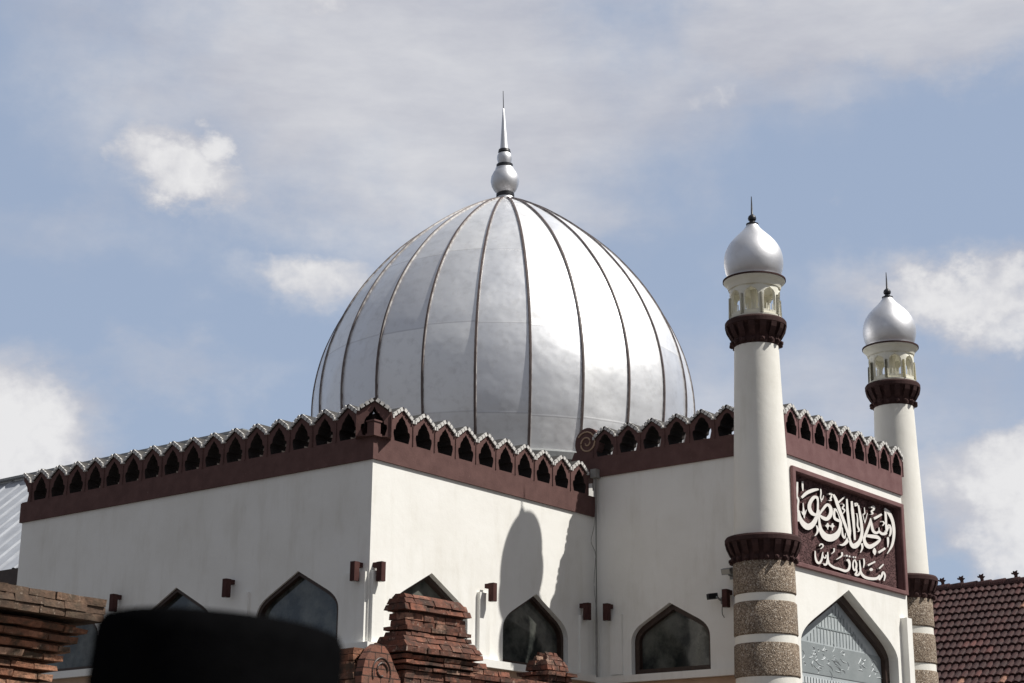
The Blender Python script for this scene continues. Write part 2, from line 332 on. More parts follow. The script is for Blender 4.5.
DOME_OFF = 0.0
def mk_rib():
    m = Mat('brown_rib_paint')
    c = m.mix(m.ramp(m.noise(7, 5, .6), [(.4, 0.0), (.7, 1.0)]), (.085, .062, .058), (.13, .098, .09))
    e = m.ramp(m.noise(13, 3, .6, m.vec((1, 1, .8))), [(.40, .25), (.62, .9)])
    sp = m.N.new('ShaderNodeSeparateXYZ'); m.L.new(m.vec(), sp.inputs[0])
    side = m.ramp(m.math('ABSOLUTE', sp.outputs[1]), [(.019, 0.0), (.023, 1.0)])  # pale sides: sealant dabs, with the sunlit flank put into the colour
    m.set(m.mix(m.math('MULTIPLY', e, side), c, (.50, .48, .47)), .5, 0, .4)
    return m.m
LETTERS = [[(730,7376,781,7384),(725,7339,778,7347),(719,7301,776,7310),(714,7265,773,7274),(709,7234,769,7242),(703,7208,763,7215),(697,7186,755,7193),(693,7166,750,7175),(694,7145,749,7158),(703,7126,757,7145),(717,7111,771,7132),(729,7098,787,7117),(735,7083,796,7096),(734,7064,794,7072),(728,7040,785,7046),(720,7014,775,7020),(713,6985,769,6993),(709,6954,767,6964),(705,6921,767,6932),(702,6888,769,6900),(701,6857,772,6871),(703,6828,778,6844),(707,6800,787,6819),(712,6774,797,6794),(716,6747,806,6768)],[(712,6914,787,6933),(716,6887,799,6907),(720,6859,809,6881),(726,6830,821,6857),(737,6802,838,6836),(753,6775,862,6817),(773,6749,891,6799),(799,6724,921,6784),(829,6703,952,6774),(864,6685,984,6767),(906,6670,1016,6763),(961,6660,1039,6763),(1035,6663,1043,6763),(1110,6683,1048,6764),(1169,6710,1071,6771),(1216,6739,1105,6785),(1256,6769,1139,6803),(1292,6801,1170,6823),(1323,6835,1202,6848),(1348,6869,1232,6876),(1368,6900,1259,6903),(1381,6930,1281,6928),(1388,6959,1300,6953),(1392,6985,1315,6978),(1396,7011,1328,7004),(1400,7038,1337,7029),(1404,7064,1342,7055),(1408,7089,1345,7080),(1411,7114,1348,7104),(1413,7136,1351,7127),(1415,7158,1355,7148),(1417,7179,1358,7169),(1419,7200,1361,7190)],[(1416,7171,1358,7157),(1414,7190,1351,7176),(1414,7211,1346,7195),(1410,7232,1339,7208),(1392,7249,1331,7212),(1356,7256,1323,7211),(1314,7255,1308,7208),(1266,7246,1292,7203),(1218,7227,1277,7196),(1176,7202,1256,7180),(1137,7171,1227,7156),(1102,7139,1199,7129),(1075,7109,1179,7106),(1056,7082,1167,7086),(1044,7055,1160,7067),(1039,7029,1158,7050),(1042,7004,1160,7034),(1053,6981,1167,7019),(1072,6960,1180,7003),(1096,6942,1197,6990),(1127,6927,1213,6980),(1166,6918,1231,6974),(1209,6915,1256,6969),(1249,6916,1284,6966),(1285,6918,1304,6964),(1320,6925,1310,6963),(1347,6936,1313,6963),(1361,6945,1327,6968),(1372,6951,1344,6974)],[(886,7409,938,7419),(885,7390,938,7400),(883,7370,939,7381),(882,7351,940,7362),(883,7331,939,7342),(885,7313,938,7323),(889,7294,935,7303),(894,7276,932,7283),(898,7257,929,7264)],[(888,7138,837,7157),(932,7163,875,7183),(975,7187,912,7211),(1016,7210,953,7239),(1056,7230,1000,7265),(1100,7249,1052,7290),(1147,7267,1106,7312),(1196,7285,1161,7332),(1243,7301,1216,7349),(1286,7317,1270,7362),(1331,7332,1322,7372),(1377,7347,1371,7379),(1425,7363,1419,7387)],[(888,7068,908,7072),(886,7051,910,7055),(885,7034,912,7039),(884,7016,914,7022),(883,6997,918,7004),(879,6977,926,6986),(875,6955,935,6968),(872,6933,944,6948),(872,6911,949,6927),(878,6890,948,6905),(887,6870,943,6881),(897,6849,937,6857),(907,6828,932,6833)],[(833,6918,857,6927),(839,6910,866,6920),(844,6901,875,6912),(850,6892,884,6906),(858,6884,892,6902),(868,6878,902,6899),(879,6873,911,6898),(897,6869,914,6898),(924,6874,908,6897),(945,6884,906,6897),(956,6895,914,6902),(965,6907,925,6910),(973,6918,936,6920),(980,6931,947,6932),(988,6945,958,6945),(994,6960,970,6960),(1001,6974,982,6974)],[(1462,7388,1499,7396),(1462,7370,1502,7379),(1462,7352,1506,7361),(1463,7334,1509,7343),(1462,7318,1509,7326),(1459,7304,1505,7309),(1455,7291,1498,7295),(1451,7276,1492,7281),(1450,7259,1488,7266),(1454,7240,1487,7247),(1460,7219,1489,7226),(1467,7198,1492,7204),(1474,7178,1495,7183)],[(1439,7256,1459,7263),(1445,7242,1472,7251),(1450,7227,1485,7239),(1458,7214,1497,7230),(1473,7204,1502,7228),(1507,7208,1491,7227),(1527,7220,1494,7229),(1539,7232,1505,7236),(1549,7244,1516,7246),(1558,7257,1526,7257),(1564,7271,1536,7270),(1570,7286,1546,7285),(1576,7300,1556,7300)],[(1770,7342,1756,7367),(1792,7348,1776,7374),(1814,7354,1798,7382),(1825,7357,1826,7391),(1817,7357,1863,7392),(1814,7357,1882,7380),(1817,7350,1886,7365),(1817,7340,1885,7350),(1817,7331,1879,7334),(1813,7325,1865,7319),(1802,7315,1847,7306),(1788,7302,1833,7297),(1779,7286,1827,7293),(1786,7273,1829,7291),(1800,7266,1838,7286),(1809,7263,1851,7279),(1814,7270,1846,7261),(1814,7270,1818,7252),(1794,7265,1792,7248),(1767,7259,1766,7246),(1742,7253,1741,7243)],[(1436,6961,1393,6968),(1468,6987,1418,6994),(1498,7012,1442,7020),(1529,7037,1469,7047),(1562,7061,1500,7074),(1601,7089,1537,7104),(1642,7120,1579,7137),(1678,7143,1626,7168),(1695,7150,1683,7192),(1697,7148,1746,7197),(1713,7142,1791,7186),(1731,7129,1823,7169),(1743,7115,1846,7148),(1746,7097,1859,7123),(1744,7075,1864,7094),(1736,7051,1860,7062),(1725,7030,1846,7030),(1707,7011,1818,6998),(1682,6989,1781,6966),(1656,6970,1736,6938),(1640,6961,1683,6913),(1633,6959,1622,6899),(1612,6958,1570,6897),(1582,6959,1530,6901),(1553,6960,1497,6906),(1530,6960,1469,6913),(1508,6963,1447,6924),(1484,6967,1431,6935),(1458,6972,1416,6945)],[(1375,7037,1428,7047),(1374,7005,1427,7014),(1373,6973,1426,6982),(1371,6941,1426,6951),(1370,6910,1428,6920),(1369,6880,1431,6892),(1367,6851,1435,6864),(1367,6823,1442,6838),(1367,6795,1451,6814),(1368,6768,1462,6791),(1369,6742,1475,6770),(1374,6715,1492,6751),(1385,6689,1512,6736),(1403,6664,1540,6722),(1426,6639,1571,6709),(1456,6616,1604,6700),(1496,6597,1633,6695),(1544,6584,1661,6694),(1599,6576,1690,6694),(1663,6575,1715,6696),(1734,6582,1736,6699),(1805,6598,1760,6703),(1873,6621,1794,6712),(1936,6648,1831,6723),(1992,6679,1865,6735),(2036,6713,1899,6750),(2070,6749,1937,6771),(2096,6784,1974,6795),(2116,6818,2005,6821),(2132,6852,2028,6847),(2144,6885,2043,6876),(2151,6918,2054,6906),(2154,6948,2061,6934),(2153,6975,2064,6959),(2149,7002,2063,6983),(2141,7026,2058,7005),(2131,7049,2050,7027),(2118,7072,2039,7047),(2102,7094,2024,7066),(2083,7114,2007,7083),(2059,7130,1990,7097),(2031,7142,1973,7106),(2000,7148,1954,7112),(1971,7151,1930,7119),(1944,7155,1906,7126)],[(1896,7138,1955,7143),(1887,7119,1949,7124),(1876,7100,1942,7105),(1867,7080,1938,7088),(1860,7059,1936,7070),(1856,7037,1937,7051),(1854,7014,1939,7032),(1857,6992,1945,7015),(1870,6971,1953,7006),(1896,6957,1964,7001),(1930,6950,1983,6997),(1961,6947,2008,6995),(1989,6945,2033,6992),(2015,6944,2052,6990),(2041,6945,2069,6989),(2064,6947,2089,6988),(2086,6948,2111,6987)],[(1588,6811,1588,6819),(1604,6806,1606,6830),(1620,6798,1624,6843),(1637,6792,1642,6854),(1654,6792,1661,6860),(1673,6798,1679,6859),(1693,6809,1697,6854),(1713,6822,1715,6847),(1732,6833,1733,6841)],[(1738,6829,1738,6837),(1756,6823,1758,6847),(1774,6816,1778,6861),(1792,6810,1798,6872),(1811,6810,1817,6879),(1830,6816,1836,6878),(1850,6828,1854,6872),(1870,6841,1872,6865),(1890,6852,1890,6860)],[(1635,6864,1688,6873),(1640,6814,1679,6820),(1644,6763,1671,6767)],[(1794,6885,1848,6893),(1793,6828,1833,6834),(1791,6772,1818,6775)],[(1863,7356,1923,7380),(1876,7340,1943,7368),(1889,7324,1964,7356),(1901,7309,1986,7342),(1914,7291,2006,7324),(1926,7270,2025,7303),(1938,7247,2041,7280),(1953,7221,2057,7255),(1971,7193,2076,7228),(1995,7162,2099,7197),(2022,7128,2125,7163),(2050,7094,2151,7128),(2078,7060,2177,7093),(2106,7027,2202,7060),(2133,6995,2227,7027),(2160,6962,2252,6993),(2188,6928,2277,6957),(2216,6889,2303,6917),(2244,6848,2330,6874),(2271,6808,2354,6833),(2295,6774,2375,6798),(2313,6748,2390,6771),(2327,6729,2400,6751),(2340,6712,2409,6732),(2354,6694,2418,6713)],[(2036,6572,2039,6583),(2064,6571,2070,6590),(2093,6570,2100,6596),(2128,6571,2125,6603),(2167,6578,2144,6611),(2207,6589,2164,6622),(2246,6604,2187,6634),(2283,6623,2208,6649),(2318,6644,2229,6664),(2348,6668,2250,6682),(2376,6694,2271,6703),(2400,6722,2292,6726),(2421,6751,2310,6750),(2435,6783,2326,6776),(2445,6815,2340,6805),(2452,6846,2353,6837),(2460,6877,2367,6869)],[(2088,7260,2046,7276),(2196,7328,2162,7341),(2305,7397,2280,7406)],[(2327,7368,2383,7378),(2323,7326,2386,7338),(2319,7284,2390,7297),(2315,7242,2393,7257),(2314,7198,2398,7215),(2317,7152,2404,7170),(2323,7105,2410,7124),(2329,7059,2417,7077),(2335,7013,2424,7032),(2341,6968,2431,6988),(2349,6924,2440,6943),(2354,6883,2446,6901),(2354,6846,2448,6861),(2347,6814,2443,6825),(2334,6786,2434,6793),(2319,6758,2423,6765),(2305,6728,2413,6736)],[(2490,7358,2552,7370),(2485,7322,2555,7334),(2479,7286,2557,7300),(2475,7249,2560,7264),(2473,7209,2563,7227),(2476,7168,2567,7186),(2481,7125,2571,7143),(2488,7081,2575,7099),(2495,7038,2579,7056),(2502,6995,2584,7013),(2511,6952,2590,6969),(2519,6910,2595,6926),(2525,6870,2598,6884),(2529,6833,2598,6845),(2532,6796,2597,6808),(2534,6761,2594,6771),(2536,6724,2592,6734)],[(2479,7355,2535,7367),(2479,7311,2546,7326),(2479,7269,2558,7285),(2479,7225,2568,7244),(2481,7180,2577,7200),(2485,7133,2583,7153),(2491,7085,2589,7105),(2497,7035,2592,7054),(2503,6981,2592,6998),(2508,6922,2588,6936),(2514,6858,2581,6869),(2520,6792,2572,6800),(2525,6726,2564,6733)],[(2714,7327,2765,7339),(2720,7289,2780,7304),(2725,7252,2794,7268),(2730,7214,2808,7233),(2737,7176,2821,7196),(2744,7137,2834,7158),(2753,7098,2845,7120),(2761,7060,2855,7081),(2766,7021,2863,7041),(2770,6981,2868,7000),(2773,6941,2871,6959),(2771,6902,2871,6917),(2762,6866,2863,6876),(2744,6830,2848,6834),(2720,6794,2826,6794),(2690,6761,2799,6755),(2658,6733,2767,6718),(2620,6709,2729,6682),(2577,6688,2684,6647),(2540,6673,2633,6616),(2523,6668,2569,6591),(2528,6667,2495,6580),(2521,6663,2438,6586),(2500,6661,2403,6600),(2479,6663,2378,6619),(2461,6672,2364,6640),(2445,6687,2358,6665),(2432,6708,2357,6690),(2422,6728,2356,6714),(2417,6748,2356,6737),(2417,6768,2359,6759),(2419,6790,2362,6781),(2420,6812,2364,6803)],[(2595,7319,2603,7347),(2621,7319,2631,7353),(2649,7320,2662,7360),(2664,7319,2695,7366),(2643,7329,2738,7353),(2652,7344,2713,7324),(2641,7334,2682,7311),(2619,7319,2650,7301),(2599,7305,2623,7292)],[(2187,7262,2205,7272),(2196,7256,2219,7269),(2205,7249,2235,7266),(2209,7244,2251,7260),(2208,7242,2257,7246),(2200,7236,2244,7229),(2181,7223,2223,7214),(2160,7206,2208,7202),(2150,7185,2204,7199),(2172,7172,2210,7198),(2201,7168,2233,7195),(2223,7165,2262,7189),(2230,7163,2279,7174),(2227,7155,2266,7153),(2212,7139,2242,7134),(2190,7120,2214,7115),(2171,7101,2189,7098)],[(2642,7178,2676,7187),(2647,7158,2683,7167),(2652,7138,2691,7147),(2656,7117,2699,7127),(2658,7094,2703,7103),(2654,7067,2702,7074),(2647,7035,2698,7042),(2641,7003,2695,7011),(2640,6974,2696,6987),(2650,6951,2707,6969),(2666,6932,2723,6953),(2679,6918,2740,6938),(2685,6910,2747,6921),(2685,6906,2734,6902),(2681,6901,2711,6889),(2668,6892,2690,6882),(2655,6882,2673,6875)],[(2144,6871,2172,6876),(2136,6840,2176,6846),(2126,6808,2179,6816),(2119,6777,2183,6789),(2121,6750,2191,6768),(2135,6728,2202,6751),(2158,6710,2217,6736),(2186,6698,2229,6727),(2238,6703,2211,6721),(2259,6726,2213,6725),(2265,6751,2226,6747),(2269,6779,2239,6776),(2274,6805,2252,6803)],[(2942,7329,2965,7333),(2942,7301,2970,7307),(2943,7272,2976,7279),(2942,7246,2980,7253),(2938,7228,2977,7230),(2935,7225,2952,7211),(2921,7223,2922,7206),(2891,7213,2913,7206),(2878,7194,2907,7199),(2885,7168,2912,7174),(2901,7134,2926,7141),(2920,7098,2944,7105),(2938,7063,2960,7069)],[(2965,7082,2937,7081),(3014,7166,2989,7166),(3063,7252,3041,7251)],[(3195,7358,3183,7380),(3220,7363,3204,7389),(3246,7367,3228,7401),(3258,7368,3261,7412),(3242,7367,3308,7414),(3238,7369,3331,7399),(3244,7364,3332,7382),(3248,7355,3325,7364),(3250,7350,3310,7344),(3243,7345,3281,7327),(3221,7335,3250,7314),(3193,7322,3229,7306),(3169,7302,3225,7306),(3176,7285,3228,7306),(3194,7275,3242,7301),(3209,7269,3261,7293),(3212,7271,3269,7277),(3217,7275,3243,7259),(3205,7269,3216,7252),(3184,7261,3191,7247),(3163,7252,3169,7243)],[(3291,7177,3253,7209),(3327,7191,3289,7223),(3363,7205,3325,7237),(3399,7220,3361,7251),(3436,7235,3396,7264),(3472,7251,3432,7279),(3508,7268,3469,7294),(3544,7285,3507,7309),(3579,7302,3545,7324)],[(3132,7181,3161,7183),(3117,7158,3157,7162),(3102,7136,3155,7140),(3087,7113,3150,7117),(3070,7089,3141,7092),(3049,7063,3127,7063),(3025,7034,3108,7033),(3000,7004,3087,7003),(2977,6976,3067,6974),(2955,6950,3047,6947),(2934,6925,3027,6921),(2913,6900,3007,6897),(2894,6877,2988,6873),(2877,6856,2967,6850),(2858,6835,2947,6831),(2841,6812,2933,6815),(2832,6786,2929,6801),(2833,6760,2935,6784),(2841,6734,2949,6766),(2855,6709,2968,6750),(2877,6688,2989,6740),(2908,6672,3010,6733),(2946,6660,3034,6729),(2995,6653,3056,6728),(3056,6655,3068,6729),(3120,6669,3084,6732),(3174,6690,3116,6741),(3220,6710,3158,6755),(3259,6729,3198,6770),(3297,6746,3234,6784),(3333,6764,3267,6798),(3365,6782,3298,6812),(3393,6799,3328,6826),(3419,6816,3359,6840),(3447,6834,3388,6853),(3472,6854,3405,6861),(3483,6877,3407,6861),(3469,6896,3400,6861),(3443,6909,3378,6863),(3407,6920,3347,6862),(3362,6925,3315,6862),(3305,6924,3274,6859),(3242,6918,3221,6855),(3182,6911,3162,6850),(3129,6905,3109,6846),(3086,6900,3066,6844),(3046,6894,3029,6842),(3009,6888,2993,6841),(2971,6882,2957,6840)],[(3132,7179,3161,7185),(3130,7149,3174,7159),(3127,7119,3188,7133),(3126,7089,3202,7107),(3128,7061,3215,7082),(3133,7033,3226,7056),(3141,7005,3237,7030),(3153,6979,3248,7008),(3173,6957,3260,6994),(3206,6943,3275,6986),(3246,6936,3294,6982),(3286,6936,3316,6981),(3328,6939,3332,6981),(3371,6951,3340,6982),(3403,6965,3358,6990),(3420,6974,3388,7004),(3421,6975,3435,7015),(3425,6974,3477,7013),(3442,6968,3505,7007),(3466,6959,3526,7001),(3500,6953,3540,7000),(3539,6954,3557,7002),(3576,6958,3580,7005),(3612,6964,3603,7011),(3646,6972,3620,7015),(3678,6983,3628,7018),(3702,6995,3637,7022),(3717,7005,3651,7030),(3731,7013,3669,7038)],[(3412,7063,3441,7069),(3403,7017,3450,7026),(3394,6972,3458,6983)],[(3562,7184,3592,7202),(3576,7178,3608,7199),(3592,7173,3628,7195),(3600,7169,3647,7189),(3601,7168,3655,7175),(3598,7162,3640,7158),(3584,7149,3617,7142),(3565,7134,3592,7127),(3547,7118,3569,7113)],[(3662,6973,3587,6981),(3688,6995,3609,7004),(3714,7017,3632,7026),(3740,7039,3654,7048),(3766,7063,3676,7069),(3791,7092,3697,7094),(3815,7121,3721,7124),(3835,7143,3747,7153),(3826,7142,3798,7182),(3795,7139,3869,7182),(3808,7132,3894,7165),(3824,7118,3910,7144),(3835,7102,3918,7122),(3836,7086,3919,7099),(3831,7065,3913,7074),(3823,7043,3903,7049),(3816,7025,3891,7028),(3810,7012,3876,7010),(3803,7001,3859,6996),(3794,6989,3842,6984),(3785,6976,3826,6973)],[(3224,6697,3247,6701),(3208,6680,3263,6689),(3189,6663,3281,6678),(3175,6646,3296,6666),(3169,6629,3302,6652),(3175,6614,3297,6637),(3190,6601,3285,6619),(3209,6589,3269,6600),(3226,6576,3255,6581)],[(2756,6699,2835,6718),(2764,6682,2840,6701),(2773,6666,2847,6684),(2778,6651,2851,6664),(2779,6636,2846,6641),(2771,6618,2827,6617),(2757,6596,2801,6593),(2738,6573,2772,6570),(2721,6549,2746,6547)],[(3670,7431,3730,7443),(3669,7401,3736,7414),(3668,7371,3742,7386),(3667,7341,3747,7357),(3667,7310,3751,7326),(3666,7278,3751,7293),(3666,7244,3750,7259),(3666,7210,3747,7224),(3667,7176,3745,7190),(3668,7143,3742,7156),(3669,7110,3739,7122),(3671,7077,3736,7088),(3673,7043,3732,7054)],[(3663,7412,3716,7444),(3693,7396,3757,7435),(3723,7382,3800,7428),(3750,7368,3844,7417),(3776,7350,3885,7400),(3806,7329,3921,7377),(3837,7306,3953,7349),(3867,7279,3980,7317),(3890,7249,4002,7282),(3907,7215,4019,7243),(3918,7176,4029,7201),(3925,7136,4035,7157),(3927,7096,4037,7115),(3926,7058,4033,7074),(3919,7020,4025,7033),(3909,6983,4013,6993),(3897,6947,3998,6955),(3883,6912,3980,6918),(3866,6879,3959,6882),(3846,6847,3932,6846),(3822,6813,3897,6809),(3791,6778,3852,6771),(3754,6741,3800,6734),(3713,6703,3745,6697),(3673,6664,3693,6661)],[(3703,6943,3775,6956),(3702,6925,3777,6939),(3702,6907,3780,6921),(3701,6889,3781,6902),(3701,6870,3778,6881),(3701,6848,3770,6856),(3701,6824,3757,6830),(3701,6799,3743,6803),(3700,6774,3730,6777)],[(3386,6624,3345,6650),(3512,6679,3472,6704),(3639,6735,3601,6759)],[(1276,6767,1312,6778),(1282,6749,1327,6764),(1289,6732,1345,6750),(1293,6716,1360,6734),(1294,6702,1367,6715),(1291,6690,1362,6695),(1286,6677,1349,6676),(1279,6664,1332,6660),(1269,6650,1314,6644),(1259,6638,1294,6630),(1245,6626,1273,6617),(1229,6614,1252,6606),(1214,6601,1232,6595)],[(1373,6457,1341,6458),(1381,6466,1348,6467),(1387,6475,1354,6477),(1393,6482,1363,6487),(1397,6484,1379,6498),(1405,6485,1402,6505),(1419,6486,1425,6509),(1432,6486,1449,6511),(1439,6485,1469,6509),(1446,6483,1485,6503),(1453,6479,1495,6494),(1458,6474,1500,6482),(1457,6470,1493,6467),(1448,6461,1474,6453),(1428,6448,1449,6439),(1403,6433,1422,6425),(1380,6419,1397,6412)],[(1213,6362,1243,6366),(1210,6336,1246,6342),(1206,6310,1247,6316),(1203,6284,1250,6292),(1203,6261,1255,6272),(1207,6240,1263,6254),(1213,6221,1272,6238),(1222,6204,1283,6225),(1235,6189,1295,6216),(1255,6178,1309,6209),(1281,6170,1324,6205),(1314,6166,1334,6204),(1357,6173,1334,6203),(1391,6189,1343,6208),(1418,6209,1361,6221),(1441,6230,1381,6237),(1459,6253,1398,6255),(1469,6276,1410,6273),(1475,6300,1420,6295),(1477,6322,1429,6318),(1480,6340,1438,6337),(1484,6353,1446,6352),(1488,6364,1454,6363),(1491,6373,1462,6372),(1494,6383,1469,6382)],[(1447,6328,1480,6339),(1453,6318,1488,6329),(1459,6307,1497,6319),(1466,6297,1504,6311),(1479,6288,1512,6307),(1497,6283,1521,6305),(1519,6282,1531,6305),(1544,6285,1538,6305),(1570,6295,1539,6305),(1583,6309,1542,6309),(1589,6323,1547,6320),(1593,6338,1552,6335),(1597,6351,1558,6348)],[(1614,6401,1645,6406),(1610,6377,1649,6383),(1606,6353,1654,6361),(1602,6330,1657,6338),(1595,6307,1657,6313),(1586,6281,1651,6286),(1575,6255,1641,6258),(1562,6231,1629,6231),(1551,6214,1612,6208),(1542,6208,1586,6189),(1533,6204,1554,6176),(1522,6201,1525,6170),(1518,6199,1499,6168),(1521,6197,1478,6174),(1516,6198,1473,6184),(1508,6203,1474,6193),(1499,6208,1474,6200)],[(1607,6282,1650,6292),(1610,6263,1661,6274),(1611,6243,1669,6256),(1617,6222,1680,6241),(1635,6203,1695,6230),(1664,6189,1718,6221),(1701,6178,1748,6213),(1743,6170,1784,6207),(1786,6164,1822,6202),(1834,6161,1863,6199),(1884,6160,1908,6199),(1935,6161,1958,6199),(1982,6160,2009,6199),(2030,6158,2061,6197),(2082,6155,2113,6195),(2134,6152,2158,6195),(2186,6155,2192,6197),(2234,6164,2216,6202),(2275,6178,2236,6208),(2310,6195,2254,6216),(2338,6215,2269,6226),(2358,6238,2283,6240),(2370,6263,2296,6259),(2377,6287,2304,6279),(2380,6309,2307,6297),(2378,6330,2302,6312),(2370,6350,2292,6327),(2358,6368,2279,6339),(2340,6381,2271,6345),(2305,6386,2278,6345),(2270,6379,2281,6346),(2252,6372,2266,6344),(2239,6366,2247,6342)],[(2226,6416,2241,6444),(2250,6416,2266,6445),(2274,6416,2291,6446)],[(2318,6417,2326,6444),(2343,6419,2351,6446),(2367,6421,2375,6448)],[(1808,6486,1857,6496),(1811,6474,1859,6485),(1815,6463,1863,6473),(1816,6454,1863,6459),(1813,6446,1853,6442),(1802,6434,1831,6426),(1782,6420,1803,6412),(1757,6404,1773,6398),(1734,6389,1745,6384)],[(2061,6458,2120,6468),(2062,6442,2121,6454),(2066,6429,2124,6439),(2065,6418,2121,6420),(2057,6407,2098,6397),(2029,6390,2056,6375),(1984,6367,2003,6354),(1933,6344,1946,6334),(1884,6320,1893,6314)],[(2449,6424,2452,6448),(2469,6427,2472,6451),(2490,6430,2492,6454)],[(2547,6432,2534,6453),(2567,6438,2555,6459),(2588,6444,2575,6465)],[(2505,6398,2548,6413),(2519,6381,2565,6398),(2533,6365,2583,6383),(2544,6350,2600,6366),(2550,6335,2610,6347),(2548,6317,2610,6325),(2541,6296,2604,6301),(2532,6276,2594,6278),(2522,6261,2581,6258),(2512,6251,2563,6241),(2501,6243,2539,6226),(2499,6241,2507,6215),(2509,6240,2468,6216),(2503,6246,2451,6229),(2494,6261,2440,6248),(2487,6281,2432,6269),(2484,6299,2428,6290),(2484,6317,2430,6310),(2487,6336,2436,6331),(2493,6354,2446,6352),(2500,6368,2457,6369),(2508,6378,2471,6384),(2517,6385,2489,6395),(2530,6392,2505,6402),(2544,6401,2519,6410)],[(2532,6293,2571,6302),(2536,6271,2581,6281),(2541,6249,2592,6260),(2544,6228,2601,6239),(2542,6212,2603,6217),(2533,6201,2590,6196),(2517,6188,2568,6178),(2497,6174,2555,6168),(2492,6152,2553,6174),(2524,6142,2554,6176),(2561,6142,2574,6178),(2605,6147,2596,6181),(2648,6160,2608,6185),(2681,6179,2620,6193),(2704,6201,2639,6208),(2722,6225,2656,6226),(2735,6248,2669,6244),(2739,6271,2674,6262),(2737,6294,2674,6283),(2731,6316,2672,6304),(2727,6337,2671,6327),(2722,6358,2671,6348),(2717,6378,2672,6370),(2712,6399,2672,6392),(2706,6420,2673,6413)],[(2666,6282,2710,6293),(2671,6258,2725,6271),(2674,6233,2739,6249),(2682,6208,2755,6230),(2698,6186,2774,6215),(2725,6168,2797,6204),(2759,6154,2824,6195),(2799,6144,2855,6188),(2845,6137,2890,6184),(2899,6134,2932,6182),(2959,6135,2983,6183),(3019,6139,3037,6186),(3075,6143,3088,6190),(3128,6149,3135,6195),(3182,6157,3181,6201),(3235,6167,3221,6208),(3286,6181,3253,6216),(3330,6200,3277,6225),(3363,6220,3302,6238),(3388,6239,3329,6255),(3413,6256,3358,6272)],[(2811,6460,2856,6470),(2813,6443,2862,6453),(2815,6425,2868,6436),(2816,6408,2873,6418),(2816,6391,2872,6398),(2813,6373,2864,6376),(2807,6352,2851,6354),(2800,6331,2836,6333),(2794,6310,2822,6311)],[(3364,6173,3307,6183),(3390,6192,3331,6203),(3417,6211,3354,6222),(3443,6231,3376,6242),(3468,6252,3395,6259),(3487,6276,3413,6278),(3502,6300,3430,6301),(3513,6317,3449,6323),(3500,6314,3492,6345),(3489,6313,3541,6342),(3504,6304,3566,6327),(3519,6289,3584,6308),(3527,6274,3592,6285),(3526,6257,3585,6261),(3516,6235,3568,6236),(3503,6210,3548,6210),(3491,6186,3531,6186)],[(2980,6359,2952,6383),(3111,6409,3086,6431),(3243,6460,3221,6479)],[(3377,6363,3338,6377),(3458,6411,3423,6424),(3540,6460,3509,6471)],[(3039,6286,2999,6305),(3055,6291,3007,6312),(3069,6295,3017,6321),(3075,6295,3035,6331),(3065,6292,3070,6341),(3056,6293,3103,6341),(3063,6294,3120,6335),(3078,6293,3129,6329),(3094,6293,3137,6324)]]
RIB0 = R(-90) - PHI + R(7.5)
DOME_OFF = -RIB0 + 4 * PI
M = dict(
    wall=mk_white('white_wall_paint', (.88, .868, .828), (.64, .61, .54)),
    minaret=mk_white('minaret_paint', (.87, .85, .79), (.64, .61, .53), 3.0, .6),
    cream=mk_white('gallery_paint', (.82, .80, .70), (.60, .55, .40), 8.0, .6),
    brown=mk_brown('maroon_paint', (.112, .062, .057), (.148, .083, .076), (.36, .26, .23)),
    shade_dark=mk_plain('shade_dark_face', (.030, .022, .020), .9, .5, 8),  # opening shade put into the colour; also serves as dark trim backing
    captop=mk_plain('dark_merlon_cap', (.075, .07, .065), .9, .5, 9),
    brown_glare=mk_brown('maroon_glare_paint', (.165, .088, .088), (.21, .12, .118), (.36, .27, .26)),  # the maroon again, lightened to put sun glare into the colour
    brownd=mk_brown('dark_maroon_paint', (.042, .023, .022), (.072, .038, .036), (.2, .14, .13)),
    trim=mk_plain('worn_white_trim', (.78, .76, .73), .9, .6, 22, .1),
    stone=mk_stone('pebble_dash'),
    dome=mk_dome(),
    rib=mk_rib(),
    silver=mk_metal('silver_paint', (.74, .74, .76), .50, 3.5, .25),
    blackring=mk_plain('black_ring_paint', (.03, .03, .035), .4, .3),
    frame=mk_plain('dark_wood_frame', (.055, .032, .024), .5, .4, 8),
    frame_olive=mk_plain('olive_frame_paint', (.13, .11, .075), .5, .3, 8),
    glass=mk_glass('dark_window_glass', (.022, .025, .024), (.15, .155, .135)),
    glass_pale=mk_glass('curtain_sky_glass', (.42, .46, .48), (.52, .56, .57), .12),  # pale colour holds sky reflection as well as the curtain
    glass_band=mk_glass('frosted_band', (.27, .30, .31), (.33, .36, .37), .2),
    lattice=mk_plain('lattice_grey', (.32, .36, .37), .5, .2),
    etch=mk_plain('etched_white', (.62, .66, .68), .5, .2),
    letter=mk_plain('letter_white', (.84, .81, .77), .55, .12, 6),
    lamp=mk_brown('lamp_maroon', (.058, .026, .024), (.09, .042, .037), (.16, .1, .09)),
    lens=mk_plain('lamp_lens', (.45, .44, .40), .3, .2),
    tan=mk_plain('tan_plaster', (.52, .36, .25), .8, .2, 4),
    roof=mk_plain('roof_concrete', (.16, .155, .15), .9, .3, 4),
    grey=mk_plain('grey_metal_paint', (.30, .31, .31), .5, .3),
    black=mk_plain('black_plastic', (.012, .012, .013), .5, .2),
    pipe=mk_plain('grey_pipe', (.34, .33, .31), .6, .3),
)
M['brick'] = mk_brick('old_red_brick', (.16, .068, .048), (.29, .115, .075), (.38, .175, .12), (.47, .30, .22), (.060, .044, .036))
M['brick_pale'] = mk_brick('weathered_brick', (.24, .11, .068), (.44, .20, .12), (.54, .28, .175), (.60, .38, .27), (.075, .062, .044))

